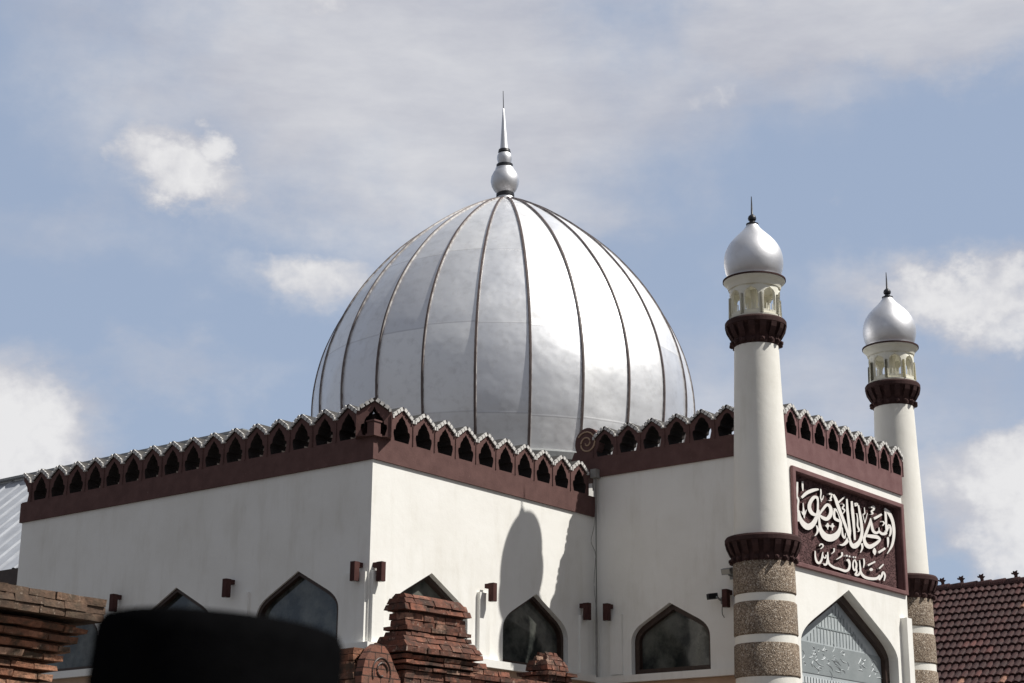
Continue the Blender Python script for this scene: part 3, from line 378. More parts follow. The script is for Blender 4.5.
LB, LA, CD, W = 5.282, 8.05, 3.41, 4.25
XB = 2 * LB + W
ZB, ZT, ZC = 7.09, 7.42, 7.96             # main block: band bottom, band top, crest peaks
PB, PT, PC = 7.74, 8.07, 8.58             # porch

# ---------------------------------------------------------------- ground
g = bmesh.new(); box(g, -900, 900, -900, 900, -0.4, 0.0)
gm = Mat('paving'); gm.set(gm.mix(gm.ramp(gm.noise(.6, 6, .6), [(.35, 0.0), (.7, 1.0)]), (.07, .066, .06), (.11, .10, .09)), .9)
gm.bump(gm.noise(14, 5, .6), .01, .4)
tag(link('ground', g, gm.m), kind='structure')

# ---------------------------------------------------------------- mosque
mosque = empty('mosque', (C0.x, C0.y, 0), PHI, 'white walled mosque block with large ribbed silver dome and maroon scalloped parapets', 'mosque')

def arch(cx, w, zs, zh, zp, n=7):
    """pointed window outline: sill, jambs, rounded shoulders, straight slopes to the peak"""
    h = w / 2; pts = [(cx - h, zs)]
    P0 = Vector((cx - h, zh - .10)); P1 = Vector((cx - h, zh + .07)); P2 = Vector((cx - h * .72, zh + .07 + (zp - zh - .07) * .28))
    lf = [(P0 * (1-t)**2 + P1 * 2*t*(1-t) + P2 * t*t) for t in [i/n for i in range(n+1)]]
    pts += [tuple(p) for p in lf] + [(cx, zp)] + [(2*cx - p.x, p.y) for p in reversed(lf)] + [(cx + h, zs)]
    return pts
def inset(pts, d):
    c = []
    n = len(pts)
    for i in range(n):
        a, b, e = Vector(pts[i-1]), Vector(pts[i]), Vector(pts[(i+1) % n])
        d1 = (b - a).normalized(); d2 = (e - b).normalized()
        n1 = Vector((d1.y, -d1.x)); n2 = Vector((d2.y, -d2.x)); m = (n1 + n2)
        m = m / max(m.length_squared / 2, .35)
        c.append(tuple(b + m * d))
    return c
WA = [(1.40, 1.66), (4.02, 1.66), (6.64, 1.66)]
WB = [(1.31, 1.63), (3.765, 1.63)]
WR = [(-1.45, 1.46)]
WS = [(2.20 + LB, 3.20)]
SILL = 4.53
def wall(name, x0, x1, z0, z1, holes, mp):
    lp = [[(x0, z0), (x1, z0), (x1, z1), (x0, z1)]] + holes
    o = link(name, plate(lp, -0.25, 0.0, mp), M['wall'], mosque); return o
hA = [arch(c, w, SILL, 5.13, 5.64) for c, w in WA]
hB = [arch(c, w, SILL, 5.13, 5.65) for c, w in WB]
hR = [arch(c, w, 4.50, 5.11, 5.575) for c, w in WR]
hS = [arch(c, w, 3.0, 5.00, 5.87) for c, w in WS]
wall('wall', 0, LA, 0, ZB + .02, hA, mp_a(0))
wall('wall', .25, LB, 0, ZB + .02, hB, mp_b(0))
wall('wall', -CD + .25, 0, 0, PB + .02, hR, mp_a(LB))
wall('wall', LB, LB + W, 0, PB + .02, hS + [[(LB + .50, 6.06), (LB + 4.16, 6.06), (LB + 4.16, 7.54), (LB + .50, 7.54)]], mp_b(-CD))
b = bmesh.new()
box(b, LB + W - .25, LB + W, -CD + .25, 0, 0, PB + .02); link('wall', b, M['wall'], mosque)
b = bmesh.new(); box(b, LB + W, XB, 0, .25, 0, ZB + .02); link('wall', b, M['wall'], mosque)
b = bmesh.new(); box(b, XB - .25, XB, .25, LA - .25, 0, ZB + .02); link('wall', b, M['wall'], mosque)
b = bmesh.new(); box(b, .25, XB, LA - .25, LA, 0, ZB + .02); link('wall', b, M['wall'], mosque)
b = bmesh.new(); box(b, .25, XB - .25, .25, LA - .25, 6.9, 7.05); box(b, LB + .25, LB + W - .25, -CD + .25, .2, 7.6, 7.75)
link('flat_roof', b, M['roof'], mosque)

def window(pts, mp, gl, name_mat='frame', fw=.07, depth=.14, extra=None):
    inn = inset(pts, -fw) if False else None
    # ring of the frame between the opening and a smaller copy of it
    cx = sum(p[0] for p in pts) / len(pts)
    small = inset(pts, -fw)
    if abs(max(p[0] for p in small) - cx) > abs(max(p[0] for p in pts) - cx): small = inset(pts, fw)
    fr = link('window', plate([pts, small], -depth - .12, -depth, mp), M[name_mat], mosque)
    link('pane', plate([small], -depth - .10, -depth - .085, mp), gl, fr)
    return fr, small
for h in hA: window(h, mp_a(0), M['glass'], 'frame', .055, .03)
for h in hB: window(h, mp_b(0), M['glass'], 'frame', .06, .09)
for h in hR: window(h, mp_a(LB), M['glass'], 'frame', .085, .10)
fS, sS = window(hS[0], mp_b(-CD), M['glass_pale'], 'frame', .13, .17)
# lattice, frosted band and brushed lettering on the porch window
def slopez(u, m=0.0):
    u = abs(u - (2.20 + LB)); return 5.74 - m - u * .62
b = bmesh.new(); y0 = -CD + .17 + .083
rows = [(5.00, 5.24), (5.24, 5.46), (5.46, 5.64)]
for z0, z1 in rows:
    k = -14
    while k <= 14:
        u = 2.20 + LB + k * .105 + (.05 if z0 == 5.24 else 0)
        zt = min(z1, slopez(u, .10)); k += 1
        if zt > z0 + .03: box(b, u - .008, u + .008, y0 - .006, y0, z0, zt)
    hw = (5.74 - .10 - z1) / .62
    if hw > .1 and z1 < 5.6: box(b, 2.2 + LB - hw, 2.2 + LB + hw, y0 - .008, y0 - .0005, z1 - .010, z1 + .010)
link('lattice', b, M['lattice'], fS)
b = bmesh.new(); box(b, LB + .74, LB + 3.66, y0 - .007, y0 + .002, 4.50, 4.97); link('frosted_band', b, M['glass_band'], fS)
rs = random.Random(5); b = bmesh.new()
def squig(u, z, s):
    p = Vector((u, 0, z)); pts = []
    a = rs.uniform(-1.0, 1.0); k = rs.uniform(-14, 14)
    for i in range(7):
        pts.append((p.x, y0 - .009, p.z)); p += Vector((math.cos(a) * 1.6, 0, math.sin(a))) * s / 6; a += k * .05
    return pts
for i in range(52):
    u = LB + rs.choice([rs.uniform(.85, 2.5), rs.uniform(1.2, 2.1), rs.uniform(2.6, 3.5)]); z = rs.uniform(4.58, 4.9)
    try: tube(b, squig(u, z, rs.uniform(.07, .2)), [.002, .004, .007, .008, .007, .004, .002], 4)
    except Exception: pass
for i in range(30): box(b, LB + .85 + i * .09, LB + .90 + i * .09, y0 - .010, y0 - .003, 4.34, 4.44)
link('brushed_writing', b, M['etch'], fS)

# ledges under the windows
b = bmesh.new()
box(b, -.12, 0, -.12, LA, 4.41, 4.52); box(b, 0.0, LB - .12, -.12, 0.0, 4.41, 4.52); bevel(b, .01)
link('ledge', b, M['wall'], mosque)
b = bmesh.new(); box(b, LB - .12, LB - .001, -CD + .2, -.002, 4.38, 4.49); bevel(b, .01); link('ledge', b, M['wall'], mosque)
b = bmesh.new(); box(b, -.03, -.002, .0, LA, 0, 4.408); box(b, 0, LB - .03, -.03, -.002, 0, 4.408); box(b, LB - .03, LB - .002, -CD + .3, -.032, 0, 4.378)
link('tan_base', b, M['tan'], mosque)
# pilaster strips below the lamps
def strip(x0, x1, y0, y1, z1):
    b = bmesh.new(); box(b, x0, x1, y0, y1, 4.522, z1); bevel(b, .008); link('pilaster_strip', b, M['wall'], mosque)
strip(2.33, 2.57, -.06, -.001, 5.50); strip(.03, .27, -.05, -.001, 5.52); strip(4.86, 5.05, -.04, -.001, 5.44)
for y in (2.46, 5.02): strip(-.05, -.001, y - .09, y + .07, 5.42)
strip(-.05, -.001, .03, .5, 5.50); strip(LB - .04, LB - .001, -.56, -.34, 5.46)
strip(LB + 3.96, LB + 4.14, -CD - .12, -CD - .001, 5.62)

# ---- parapets: a band and a row of pierced ogee merlons with a gabled top each
TK = .34
def merlon_bm(p, h, th):
    hw = p / 2; ov = [(-hw, 0), (hw, 0), (hw, h - .205), (hw * .80, h - .195), (.0, h - .062), (-hw * .80, h - .195), (-hw, h - .205)]
    s = p / .475
    arc = [(-.150*s, .012), (-.165*s, .07), (-.178*s, .12), (-.172*s, .17), (-.135*s, .185), (-.128*s, .235), (-.108*s, .275), (-.080*s, .30), (-.066*s, .335), (-.030*s, .365), (0, h - .135)]
    arc = arc + [(-x, z) for x, z in reversed(arc[:-1])]
    mp = lambda u, v, w: (u, -w, v)
    bm = plate([ov, arc], -th, 0, mp, mi=0)
    bm.normal_update()
    for f in bm.faces:                                            # shade of the opening painted on its jambs and back
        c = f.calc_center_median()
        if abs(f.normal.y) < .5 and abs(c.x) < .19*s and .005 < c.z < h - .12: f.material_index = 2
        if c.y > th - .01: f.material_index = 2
    for sg in (-1, 1):
        q = [(0, h - .058), (sg*hw*.80, h - .192), (sg*hw*.84, h - .150), (0, h - .002)]
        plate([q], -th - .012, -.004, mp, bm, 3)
        q = [(0, h - .062), (sg*hw*.80, h - .195), (sg*hw*.84, h - .152), (0, h - .004)]
        plate([q], .001, .016, mp, bm, 2)
        dx, dz = sg*hw*.80, -.133; ln = math.hypot(dx, dz); ux, uz = dx / ln, dz / ln; nx, nz = -uz * (1 if sg > 0 else -1), ux * (1 if sg > 0 else -1)
        if nz < 0: nx, nz = -nx, -nz
        for t0, t1 in ((.03, .25), (.33, .56), (.66, .92)):
            p0 = Vector((dx * t0, h - .062 + dz * t0)); p1 = Vector((dx * t1, h - .062 + dz * t1)); nn = Vector((nx, nz))
            q = [tuple(p0 + nn * .008), tuple(p1 + nn * .008), tuple(p1 + nn * .060), tuple(p0 + nn * .060)]
            plate([q], .004, .034, mp, bm, 1)
        q2 = [(sg*hw*.84, h - .212), (sg*(hw - .010), h - .212), (sg*(hw - .010), h - .160), (sg*hw*.84, h - .160)]
        plate([q2], -.03, .036, mp, bm, 1)
        q2 = [(sg*hw*.80, h - .204), (sg*(hw - .002), h - .204), (sg*(hw - .002), h - .166), (sg*hw*.842, h - .166)]
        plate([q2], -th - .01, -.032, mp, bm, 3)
        box(bm, sg*hw*.99 - .006, sg*hw*.99 + .006, -.014, 0, .0, h - .24, 0)
    return bm
MB = {}
def row(parent, axis, at, z, h, centres, pitch, th, mats, flip=False):
    key = (round(pitch, 3), h, th, mats[0].name)
    for c in centres:
        if key not in MB:
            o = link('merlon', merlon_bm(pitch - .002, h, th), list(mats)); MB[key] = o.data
            o.parent = parent
        else:
            o = bpy.data.objects.new('merlon', MB[key]); COL.objects.link(o); o.parent = parent
        j = Matrix.Rotation(R(random.uniform(-.5, .5)), 4, 'Y')
        if axis == 'x': m = Matrix.Translation((c, at, z))
        else: m = Matrix.Translation((at, c, z)) @ Matrix.Rotation(R(-90), 4, 'Z')
        o.matrix_local = m @ j
def band(name, boxes, mat):
    b = bmesh.new()
    for q in boxes: box(b, *q)
    bevel(b, .012); return link(name, b, mat, mosque)
PR = .034
parA = band('parapet', [(-PR, TK - PR, .0, LA + .04, ZB, ZT)], M['brownd2'] if 'brownd2' in M else M['brown'])
parB = band('parapet', [(-PR, LB - .002, -PR, -.002, ZB, ZT), (TK - PR + .002, LB - .002, .0, TK - PR, ZB + .002, ZT)], M['brown'])
parR = band('parapet', [(LB - PR, LB + TK - PR, -CD, TK, PB, PT)], M['brown'])
parS = band('parapet', [(LB + TK - PR + .002, LB + W, -CD - PR, -CD + TK - PR, PB, PT)], M['brown_glare'])
mats = (M['brown'], M['trim'], M['shade_dark'], M['captop'])
b = merlon_bm(.4715, ZC - ZT, TK)
bmesh.ops.bisect_plane(b, geom=b.verts[:] + b.edges[:] + b.faces[:], plane_co=(0.01, 0, 0), plane_no=(-1, 0, 0), clear_outer=True)
bmesh.ops.holes_fill(b, edges=[e for e in b.edges if len(e.link_faces) == 1], sides=0)
o = link('merlon', b, list(mats), parA); o.matrix_local = Matrix.Translation((-PR, LA + .02, ZT)) @ Matrix.Rotation(R(-90), 4, 'Z')
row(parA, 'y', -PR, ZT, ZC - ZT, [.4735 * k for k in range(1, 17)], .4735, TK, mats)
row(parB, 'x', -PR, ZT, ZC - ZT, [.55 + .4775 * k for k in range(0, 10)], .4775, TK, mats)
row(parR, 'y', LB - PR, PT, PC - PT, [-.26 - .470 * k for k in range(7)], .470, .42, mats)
row(parS, 'x', -CD - PR, PT, PC - PT, [LB + .055 + .447 * k for k in range(0, 10)], .447, TK * .9, (M['brown_glare'], M['trim'], M['shade_dark'], M['captop']))
# corner piece: one more merlon set across the corner, above a square boss
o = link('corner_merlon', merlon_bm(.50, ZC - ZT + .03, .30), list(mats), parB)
o.matrix_local = Matrix.Translation((-.01, -.01, ZT - .003)) @ Matrix.Rotation(R(-45), 4, 'Z')
b = bmesh.new()
box(b, -PR - .05, .05, -PR - .05, .05, ZT + .03, ZT + .195); box(b, -PR - .065, .065, -PR - .065, .065, ZT + .197, ZT + .22); box(b, -PR - .065, .065, -PR - .065, .065, ZT - .01, ZT + .028)
box(b, .03, .14, .03, .14, ZT, ZC - .2, 1); bevel(b, .006); link('corner_boss', b, [M['brown'], M['shade_dark']], parB)  # includes a dark block added behind the corner opening so it reads shaded
# scroll at the inner end of the porch parapet
b = bmesh.new(); cv = (.10, PT + .27); n = 28
disc = [(cv[0] + .245 * math.cos(2*PI*i/n), cv[1] + .26 * math.sin(2*PI*i/n)) for i in range(n)]
plate([disc], -.16, 0, lambda u, v, w: (LB - PR - w - .003, u, v), b)
plate([[(-.05, PT - .0), (.43, PT - .0), (.36, PT + .14), (.0, PT + .14)]], -.15, 0, lambda u, v, w: (LB - PR - w - .001, u, v), b)
sp = []
for i in range(34):
    a = i * .36 + .6; r = .205 - i * .0056; sp.append((LB - PR - .012, cv[0] + r * math.cos(a), cv[1] + r * math.sin(a)))
tube(b, sp, .013, 6, 1)
link('scroll', b, [M['brown'], M['tan']], parR)

# ---- main dome
DX, DY = 7.595, 3.79
prof = [(3.44, 8.40), (3.52, 8.75), (3.585, 9.15), (3.62, 9.6), (3.62, 10.0), (3.575, 10.4), (3.47, 10.85), (3.32, 11.25), (3.11, 11.68), (2.85, 12.1),
        (2.56, 12.48), (2.25, 12.83), (1.92, 13.14), (1.58, 13.42), (1.22, 13.68), (.88, 13.90), (.58, 14.06), (.33, 14.18)]
pp = spline([(r, z, 0) for r, z in prof], 3)
def rad_at(z):
    for a, c in zip(pp, pp[1:]):
        if a.y <= z <= c.y: return a.x + (c.x - a.x) * (z - a.y) / (c.y - a.y)
    return pp[-1].x
b = bmesh.new(); seg = 24 * 8; rings = []
for q in pp:
    rg = []
    for i in range(seg):
        f = (i % 8) / 8; bul = 1 - .32 * (1 - math.cos(PI / 24) / math.cos((f - .5) * 2 * PI / 24)) + .0008 * (4 * f * (1 - f)) + (.0006 * math.sin(i * 3.1 + q.y * 2.3) if f else 0)
        a = RIB0 + 2 * PI * i / seg
        rg.append(b.verts.new((q.x * bul * math.cos(a), q.x * bul * math.sin(a), q.y)))
    rings.append(rg)
for a_, b_ in zip(rings, rings[1:]):
    for i in range(seg):
        b.faces.new((a_[i], a_[(i+1) % seg], b_[(i+1) % seg], b_[i]))
        if i % 8 == 0:
            e_ = b.edges.get((a_[i], b_[i]))
            if e_: e_.smooth = False
b.faces.new(rings[-1])
dome = link('dome', b, M['dome'], mosque, (DX, DY, 0), True)
ribs = bmesh.new()
def rib_bm():
    bm = bmesh.new(); P = []
    for i, q in enumerate(pp):
        nx = pp[min(i+1, len(pp)-1)] - pp[max(i-1, 0)]; t = Vector((nx.x, 0, nx.y)).normalized(); nn = Vector((t.z, 0, -t.x))
        c = Vector((q.x * .9975, 0, q.y)); w = .030 + .0012 * math.sin(i * 2.7); hh = .036
        P.append([bm.verts.new(c + Vector((0, -w, 0))), bm.verts.new(c + nn * hh + Vector((0, -w * .55, 0))),
                  bm.verts.new(c + nn * hh + Vector((0, w * .55, 0))), bm.verts.new(c + Vector((0, w, 0)))])
    for a_, b_ in zip(P, P[1:]):
        for k in range(3): bm.faces.new((a_[k], a_[k+1], b_[k+1], b_[k]))
    return bm
rb = link('rib', rib_bm(), M['rib'], dome, (0, 0, 0), True, (0, 0, RIB0))
sb = bmesh.new(); rs = random.Random(3)
for k in range(24):
    if k:
        c = rb.copy(); COL.objects.link(c); c.parent = dome; c.rotation_euler = (0, 0, RIB0 + 2 * PI * k / 24)
b = bmesh.new(); lathe(b, [(3.50, 8.20), (3.66, 8.22), (3.67, 8.34), (3.50, 8.40), (3.44, 8.43)], 88); link('base_rim', b, M['grey'], dome, None, True)
b = bmesh.new(); lathe(b, [(3.45, 7.0), (3.45, 8.25)], 88); link('drum', b, M['wall'], dome, None, True)
b = bmesh.new()
def zf(y): return 14.33 + (190 - y) * .0221
def seglathe(bm, pts, mi): lathe(bm, [(r, zf(y)) for r, y in pts], 40, mi)
seglathe(b, [(.36, 201), (.355, 199.2), (.27, 196.6), (.20, 194), (.165, 191), (.165, 190.4)], 0)
seglathe(b, [(.155, 190.4), (.18, 189.6), (.18, 187.2), (.155, 186.8)], 1)
seglathe(b, [(.15, 187), (.22, 183.5), (.265, 179.5), (.285, 175), (.270, 170.5), (.225, 166.2), (.19, 164.4), (.185, 162.4), (.14, 162)], 0)
seglathe(b, [(.12, 162.2), (.165, 161.4), (.165, 158.8), (.12, 158.2)], 1)
seglathe(b, [(.12, 158.6), (.135, 156), (.15, 153), (.145, 150), (.115, 147.6), (.09, 147)], 0)
seglathe(b, [(.08, 147.4), (.125, 146.6), (.115, 144.2), (.07, 143.6)], 1)
seglathe(b, [(.085, 144), (.065, 132), (.04, 117), (.018, 104.5), (.007, 103)], 0)
seglathe(b, [(.009, 104), (.006, 86)], 1)
PV = Matrix.Translation((0, 0, 14.2))
lean = Matrix.Rotation(-PHI, 4, 'Z') @ Matrix.Rotation(R(-1.6), 4, 'Y') @ Matrix.Rotation(PHI, 4, 'Z')
bmesh.ops.transform(b, matrix=PV @ lean @ PV.inverted(), verts=b.verts)
link('finial', b, [M['silver'], M['blackring']], dome, None, True)

# ---------------------------------------------------------------- minarets
def ml(p): return w3(*p)
def make_minaret(label):
    t = empty('minaret', w3(LB - .195, -3.2775), PHI, label, 'minaret', 'minarets flanking the mosque porch')
    st = bmesh.new(); wb = bmesh.new(); z = 6.03; k = 0
    edges = [(5.98 - .608 * k, 5.49 - .608 * k) for k in range(9)]
    rr = lambda z: .455 + (6.03 - z) * .014
    for i, (z1, z0) in enumerate(edges):
        lathe(st, [(rr(z0) - .012, z0), (rr(z0) + .004, z0 + .02), (rr(z1) + .004, z1 - .02), (rr(z1) - .012, z1)], 56)
    lathe(wb, [(rr(0) - .016, .45), (rr(6.0) - .016, 5.98)], 56)
    link('stone_bands', st, M['stone'], t, None, True)
    link('column', wb, M['minaret'], t, None, True)
    b = bmesh.new(); lathe(b, [(.62, 0), (.62, .42), (.50, .5)], 56); link('foot', b, M['minaret'], t, None, True)
    b = bmesh.new(); lathe(b, [(.432, 6.34), (.405, 7.4), (.372, 8.4), (.345, 9.3), (.343, 9.45)], 56); link('shaft', b, M['minaret'], t, None, True)
    def collar(z0, z1, r_in, r_out, n, name):
        b = bmesh.new(); H = z1 - z0
        lathe(b, [(r_in + .01, z0), (r_in + .02, z0 + .02), (r_in + .035, z0 + H * .45), (r_out - .05, z1 - H * .30), (r_out - .02, z1 - H * .26), (r_out, z1 - H * .22), (r_out, z1 - .03), (r_out - .02, z1), (r_in, z1)], 56)
        for k in range(n):
            a = 2 * PI * k / n; m = Matrix.Rotation(a, 4, 'Z'); w = PI * r_out / n * .52
            prof = [(r_in, z0 + .0), (r_in + .035, z0 + .01), (r_in + .045, z0 + H * .16), (r_in + .03, z0 + H * .24), (r_in + .065, z0 + H * .34), (r_out - .022, z1 - H * .42), (r_out - .004, z1 - H * .24), (r_in, z1 - H * .24)]
            L_ = [b.verts.new(m @ Vector((r, -w * (.7 if r < r_in + .05 else 1), z))) for r, z in prof]
            R_ = [b.verts.new(m @ Vector((r, w * (.7 if r < r_in + .05 else 1), z))) for r, z in prof]
            b.faces.new(L_); b.faces.new(list(reversed(R_)))
            for i in range(len(prof)): j = (i + 1) % len(prof); b.faces.new((L_[i], R_[i], R_[j], L_[j]))
            q = m @ Vector((r_in + .05, 0, z0 + H * .12)); 
            bmesh.ops.create_icosphere(b, subdivisions=1, radius=w * .85, matrix=Matrix.Translation(q))
        return link(name, b, M['brownd'], t, None, False)
    collar(5.955, 6.355, .44, .572, 20, 'collar'); collar(9.34, 9.76, .335, .478, 16, 'collar')
    # open gallery: a ring of eight arches
    ga = bmesh.new(); RG = .392; n8 = 8
    loops = [[(0, 9.76), (2*PI, 9.76), (2*PI, 10.34), (0, 10.34)]]
    bm2 = bmesh.new()
    for k in range(n8):
        a0 = 2*PI*k/n8; aw = 2*PI/n8
        o = [(a0, 9.76), (a0 + aw, 9.76), (a0 + aw, 10.34), (a0, 10.34)]
        hw = aw * .37; c = a0 + aw / 2
        ho = [(c - hw, 9.87), (c + hw, 9.87), (c + hw, 10.09)] + [(c + hw * math.cos(x), 10.09 + .13 * math.sin(x) ** .8) for x in (.5, .9, 1.3)] + [(c, 10.235)] + \
             [(c - hw * math.cos(x), 10.09 + .13 * math.sin(x) ** .8) for x in (1.3, .9, .5)] + [(c - hw, 10.09)]
        # a vertical stop in the middle of each side keeps the ring round
        plate([o, ho], -.045, 0, lambda u, v, w: ((RG + w) * math.cos(u), (RG + w) * math.sin(u), v), bm2)
        for s_ in (-.5, .5):
            tube(bm2, [((RG + .005) * math.cos(a0), (RG + .005) * math.sin(a0), 9.80), ((RG + .005) * math.cos(a0), (RG + .005) * math.sin(a0), 10.13)], [.030, .022], 8)
        for q_ in (-.5, 0, .5):
            a = c + hw * q_; tube(bm2, [((RG - .02) * math.cos(a), (RG - .02) * math.sin(a), 9.86), ((RG - .02) * math.cos(a), (RG - .02) * math.sin(a), 9.97)], .010, 6)
    lathe(bm2, [(RG - .045, 9.74), (RG + .018, 9.74), (RG + .024, 9.80), (RG - .04, 9.805)], 48)
    lathe(bm2, [(.09, 9.74), (.05, 10.05), (.09, 10.36)], 16)
    link('gallery', bm2, M['cream'], t)
    b = bmesh.new(); lathe(b, [(.34, 10.28), (.405, 10.28), (.42, 10.33), (.45, 10.375), (.475, 10.395), (.48, 10.415), (.3, 10.42)], 56); link('cornice', b, M['cream'], t, None, True)
    b = bmesh.new(); lathe(b, [(.44, 10.414), (.492, 10.416), (.492, 10.442), (.44, 10.446)], 56); link('eave', b, M['brownd'], t, None, True)
    dp = spline([(.400, 10.44, 0), (.405, 10.49, 0), (.438, 10.57, 0), (.462, 10.69, 0), (.460, 10.81, 0), (.432, 10.93, 0), (.372, 11.045, 0), (.29, 11.145, 0), (.20, 11.235, 0), (.125, 11.315, 0), (.08, 11.39, 0)], 3)
    b = bmesh.new(); lathe(b, [(p.x, p.y) for p in dp], 56); link('onion_dome', b, M['silver'], t, None, True)
    b = bmesh.new(); lathe(b, [(.08, 11.37), (.098, 11.375), (.098, 11.395), (.05, 11.41), (.045, 11.44)], 24)
    lathe(b, [(.03, 11.44), (.062, 11.46), (.068, 11.49), (.055, 11.525), (.03, 11.545), (.018, 11.56), (.006, 11.86)], 24); link('finial', b, M['blackring'], t, None, True)
    return t
m1 = make_minaret('white tapering minaret nearer the big dome, with banded pebble base left of the calligraphy board')
m2 = copy_tree(m1); m2.location = w3(LB + W + .195 + .32, -3.2775 + .16); m2.scale = (1.01, 1.01, 1.010); m2.rotation_euler = (0, 0, PHI + R(14))
m2['label'] = 'white tapering minaret right of the calligraphy board, beside the red tiled roof'

# ---------------------------------------------------------------- calligraphy board
sg_ = empty('sign_board', w3(LB + 2.33, -CD, 6.02), PHI, 'maroon framed board with raised white Arabic calligraphy above the arched porch window', 'sign')
X0, X1, Z0, Z1 = .455 - 2.33, 4.225 - 2.33, 0.0, 1.56
b = bmesh.new(); box(b, X0 + .05, X1 - .05, .082, .14, Z0 + .045, Z1 - .045)
bm_ = mk_brown('carved_ground', (.10, .056, .056), (.145, .08, .08), (.2, .14, .14)); mm = bm_
nt = mm.node_tree; vo = nt.nodes.new('ShaderNodeTexVoronoi'); vo.inputs['Scale'].default_value = 11; vo.feature = 'DISTANCE_TO_EDGE'
tcn = nt.nodes.new('ShaderNodeTexCoord'); nn_ = nt.nodes.new('ShaderNodeTexNoise'); nn_.inputs['Scale'].default_value = 7; nt.links.new(tcn.outputs['Object'], nn_.inputs['Vector'])
ad = nt.nodes.new('ShaderNodeMix'); ad.data_type = 'RGBA'; ad.inputs['Factor'].default_value = .35; nt.links.new(tcn.outputs['Object'], ad.inputs['A']); nt.links.new(nn_.outputs['Color'], ad.inputs['B'])
nt.links.new(ad.outputs['Result'], vo.inputs['Vector'])
rp = nt.nodes.new('ShaderNodeValToRGB'); rp.color_ramp.elements[0].position = .02; rp.color_ramp.elements[1].position = .12; nt.links.new(vo.outputs['Distance'], rp.inputs[0])
bu = nt.nodes.new('ShaderNodeBump'); bu.inputs['Distance'].default_value = .03; bu.inputs['Strength'].default_value = 1; nt.links.new(rp.outputs[0], bu.inputs['Height'])
nt.links.new(bu.outputs[0], nt.nodes['Principled BSDF'].inputs['Normal'])
link('backing', b, mm, sg_)
b = bmesh.new()
fw = .10
plate([[(X0, Z0), (X1, Z0), (X1, Z1), (X0, Z1)], [(X0 + fw, Z0 + fw * .7), (X1 - fw, Z0 + fw * .7), (X1 - fw, Z1 - fw * .8), (X0 + fw, Z1 - fw * .8)]], .003, .055, mp_b(0), b)
plate([[(X0 + .047, Z0 + .042), (X1 - .067, Z0 + .042), (X1 - .067, Z1 - .042), (X0 + .047, Z1 - .042)], [(X0 + fw, Z0 + fw * .7), (X1 - fw, Z0 + fw * .7), (X1 - fw, Z1 - fw * .8), (X0 + fw, Z1 - fw * .8)]], -.104, .002, mp_b(0), b)
bevel(b, .01); link('frame', b, M['brown_glare'], sg_)
b = bmesh.new()
for i, L_ in enumerate(LETTERS):
    wf = -.040 + .0012 * (i % 9); rows_ = []
    for (ua, za, ub, zb_) in L_:
        ua, za, ub, zb_ = ua / 1000 - 2.33, za / 1000 - 6.02, ub / 1000 - 2.33, zb_ / 1000 - 6.02
        rows_.append([b.verts.new((ua, -wf, za)), b.verts.new((ub, -wf, zb_)), b.verts.new((ub, .085, zb_)), b.verts.new((ua, .085, za))])
    for p, q in zip(rows_, rows_[1:]):
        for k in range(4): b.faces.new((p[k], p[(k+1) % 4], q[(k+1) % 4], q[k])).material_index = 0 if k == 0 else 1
    b.faces.new(rows_[0]); b.faces.new(rows_[-1])
link('lettering', b, [M['letter'], M['brownd']], sg_)  # dark letter sides stand in for the shadow along the strokes

# ---------------------------------------------------------------- wall lamps
def make_lamp(loc, rz, label):
    t = empty('wall_lamp', loc, rz, label, 'wall lamp', 'maroon down lamps on the mosque walls')
    b = bmesh.new(); box(b, -.043, .043, -.175, -.078, -.165, .105); bevel(b, .008); link('shade', b, M['lamp'], t)
    b = bmesh.new(); box(b, -.036, .036, -.079, -.0, .035, .102); bevel(b, .006); link('bracket', b, M['lamp'], t)
    b = bmesh.new(); box(b, -.03, .03, -.165, -.09, -.171, -.167); link('lens', b, M['lens'], t)
    return t
def place_lamp(x, y, z, face, label):
    rz = PHI + (0 if face == 'b' else R(-90))
    if not LAMPS: o = make_lamp(w3(x, y, z), rz, label)
    else:
        o = copy_tree(LAMPS[0]); o.location = w3(x, y, z); o.rotation_euler = (0, 0, rz); o['label'] = label
    LAMPS.append(o)
LAMPS = []
place_lamp(.10, -.0, 5.53, 'b', 'maroon lamp on the sunlit wall hard against the outer corner')
place_lamp(2.47, -.06, 5.53, 'b', 'maroon lamp on the sunlit wall between its two arched windows')
place_lamp(4.92, -.0, 5.53, 'b', 'dark lamp on the long wall left of the inner corner pipe, in shadow')
place_lamp(-.0, .16, 5.53, 'a', 'dark lamp on the shaded left wall hard against the outer corner')
place_lamp(-.0, 2.75, 5.53, 'a', 'dark lamp on the shaded left wall between two pointed windows')
place_lamp(-.0, 5.33, 5.53, 'a', 'dark lamp on the shaded left wall, nearest the brick wall at left')
place_lamp(LB, -.34, 5.53, 'a', 'dark lamp on the porch side wall right of the inner corner pipe')
place_lamp(LB, -2.56, 5.56, 'a', 'dark lamp tucked against the pebble banded minaret base, beside the security camera')

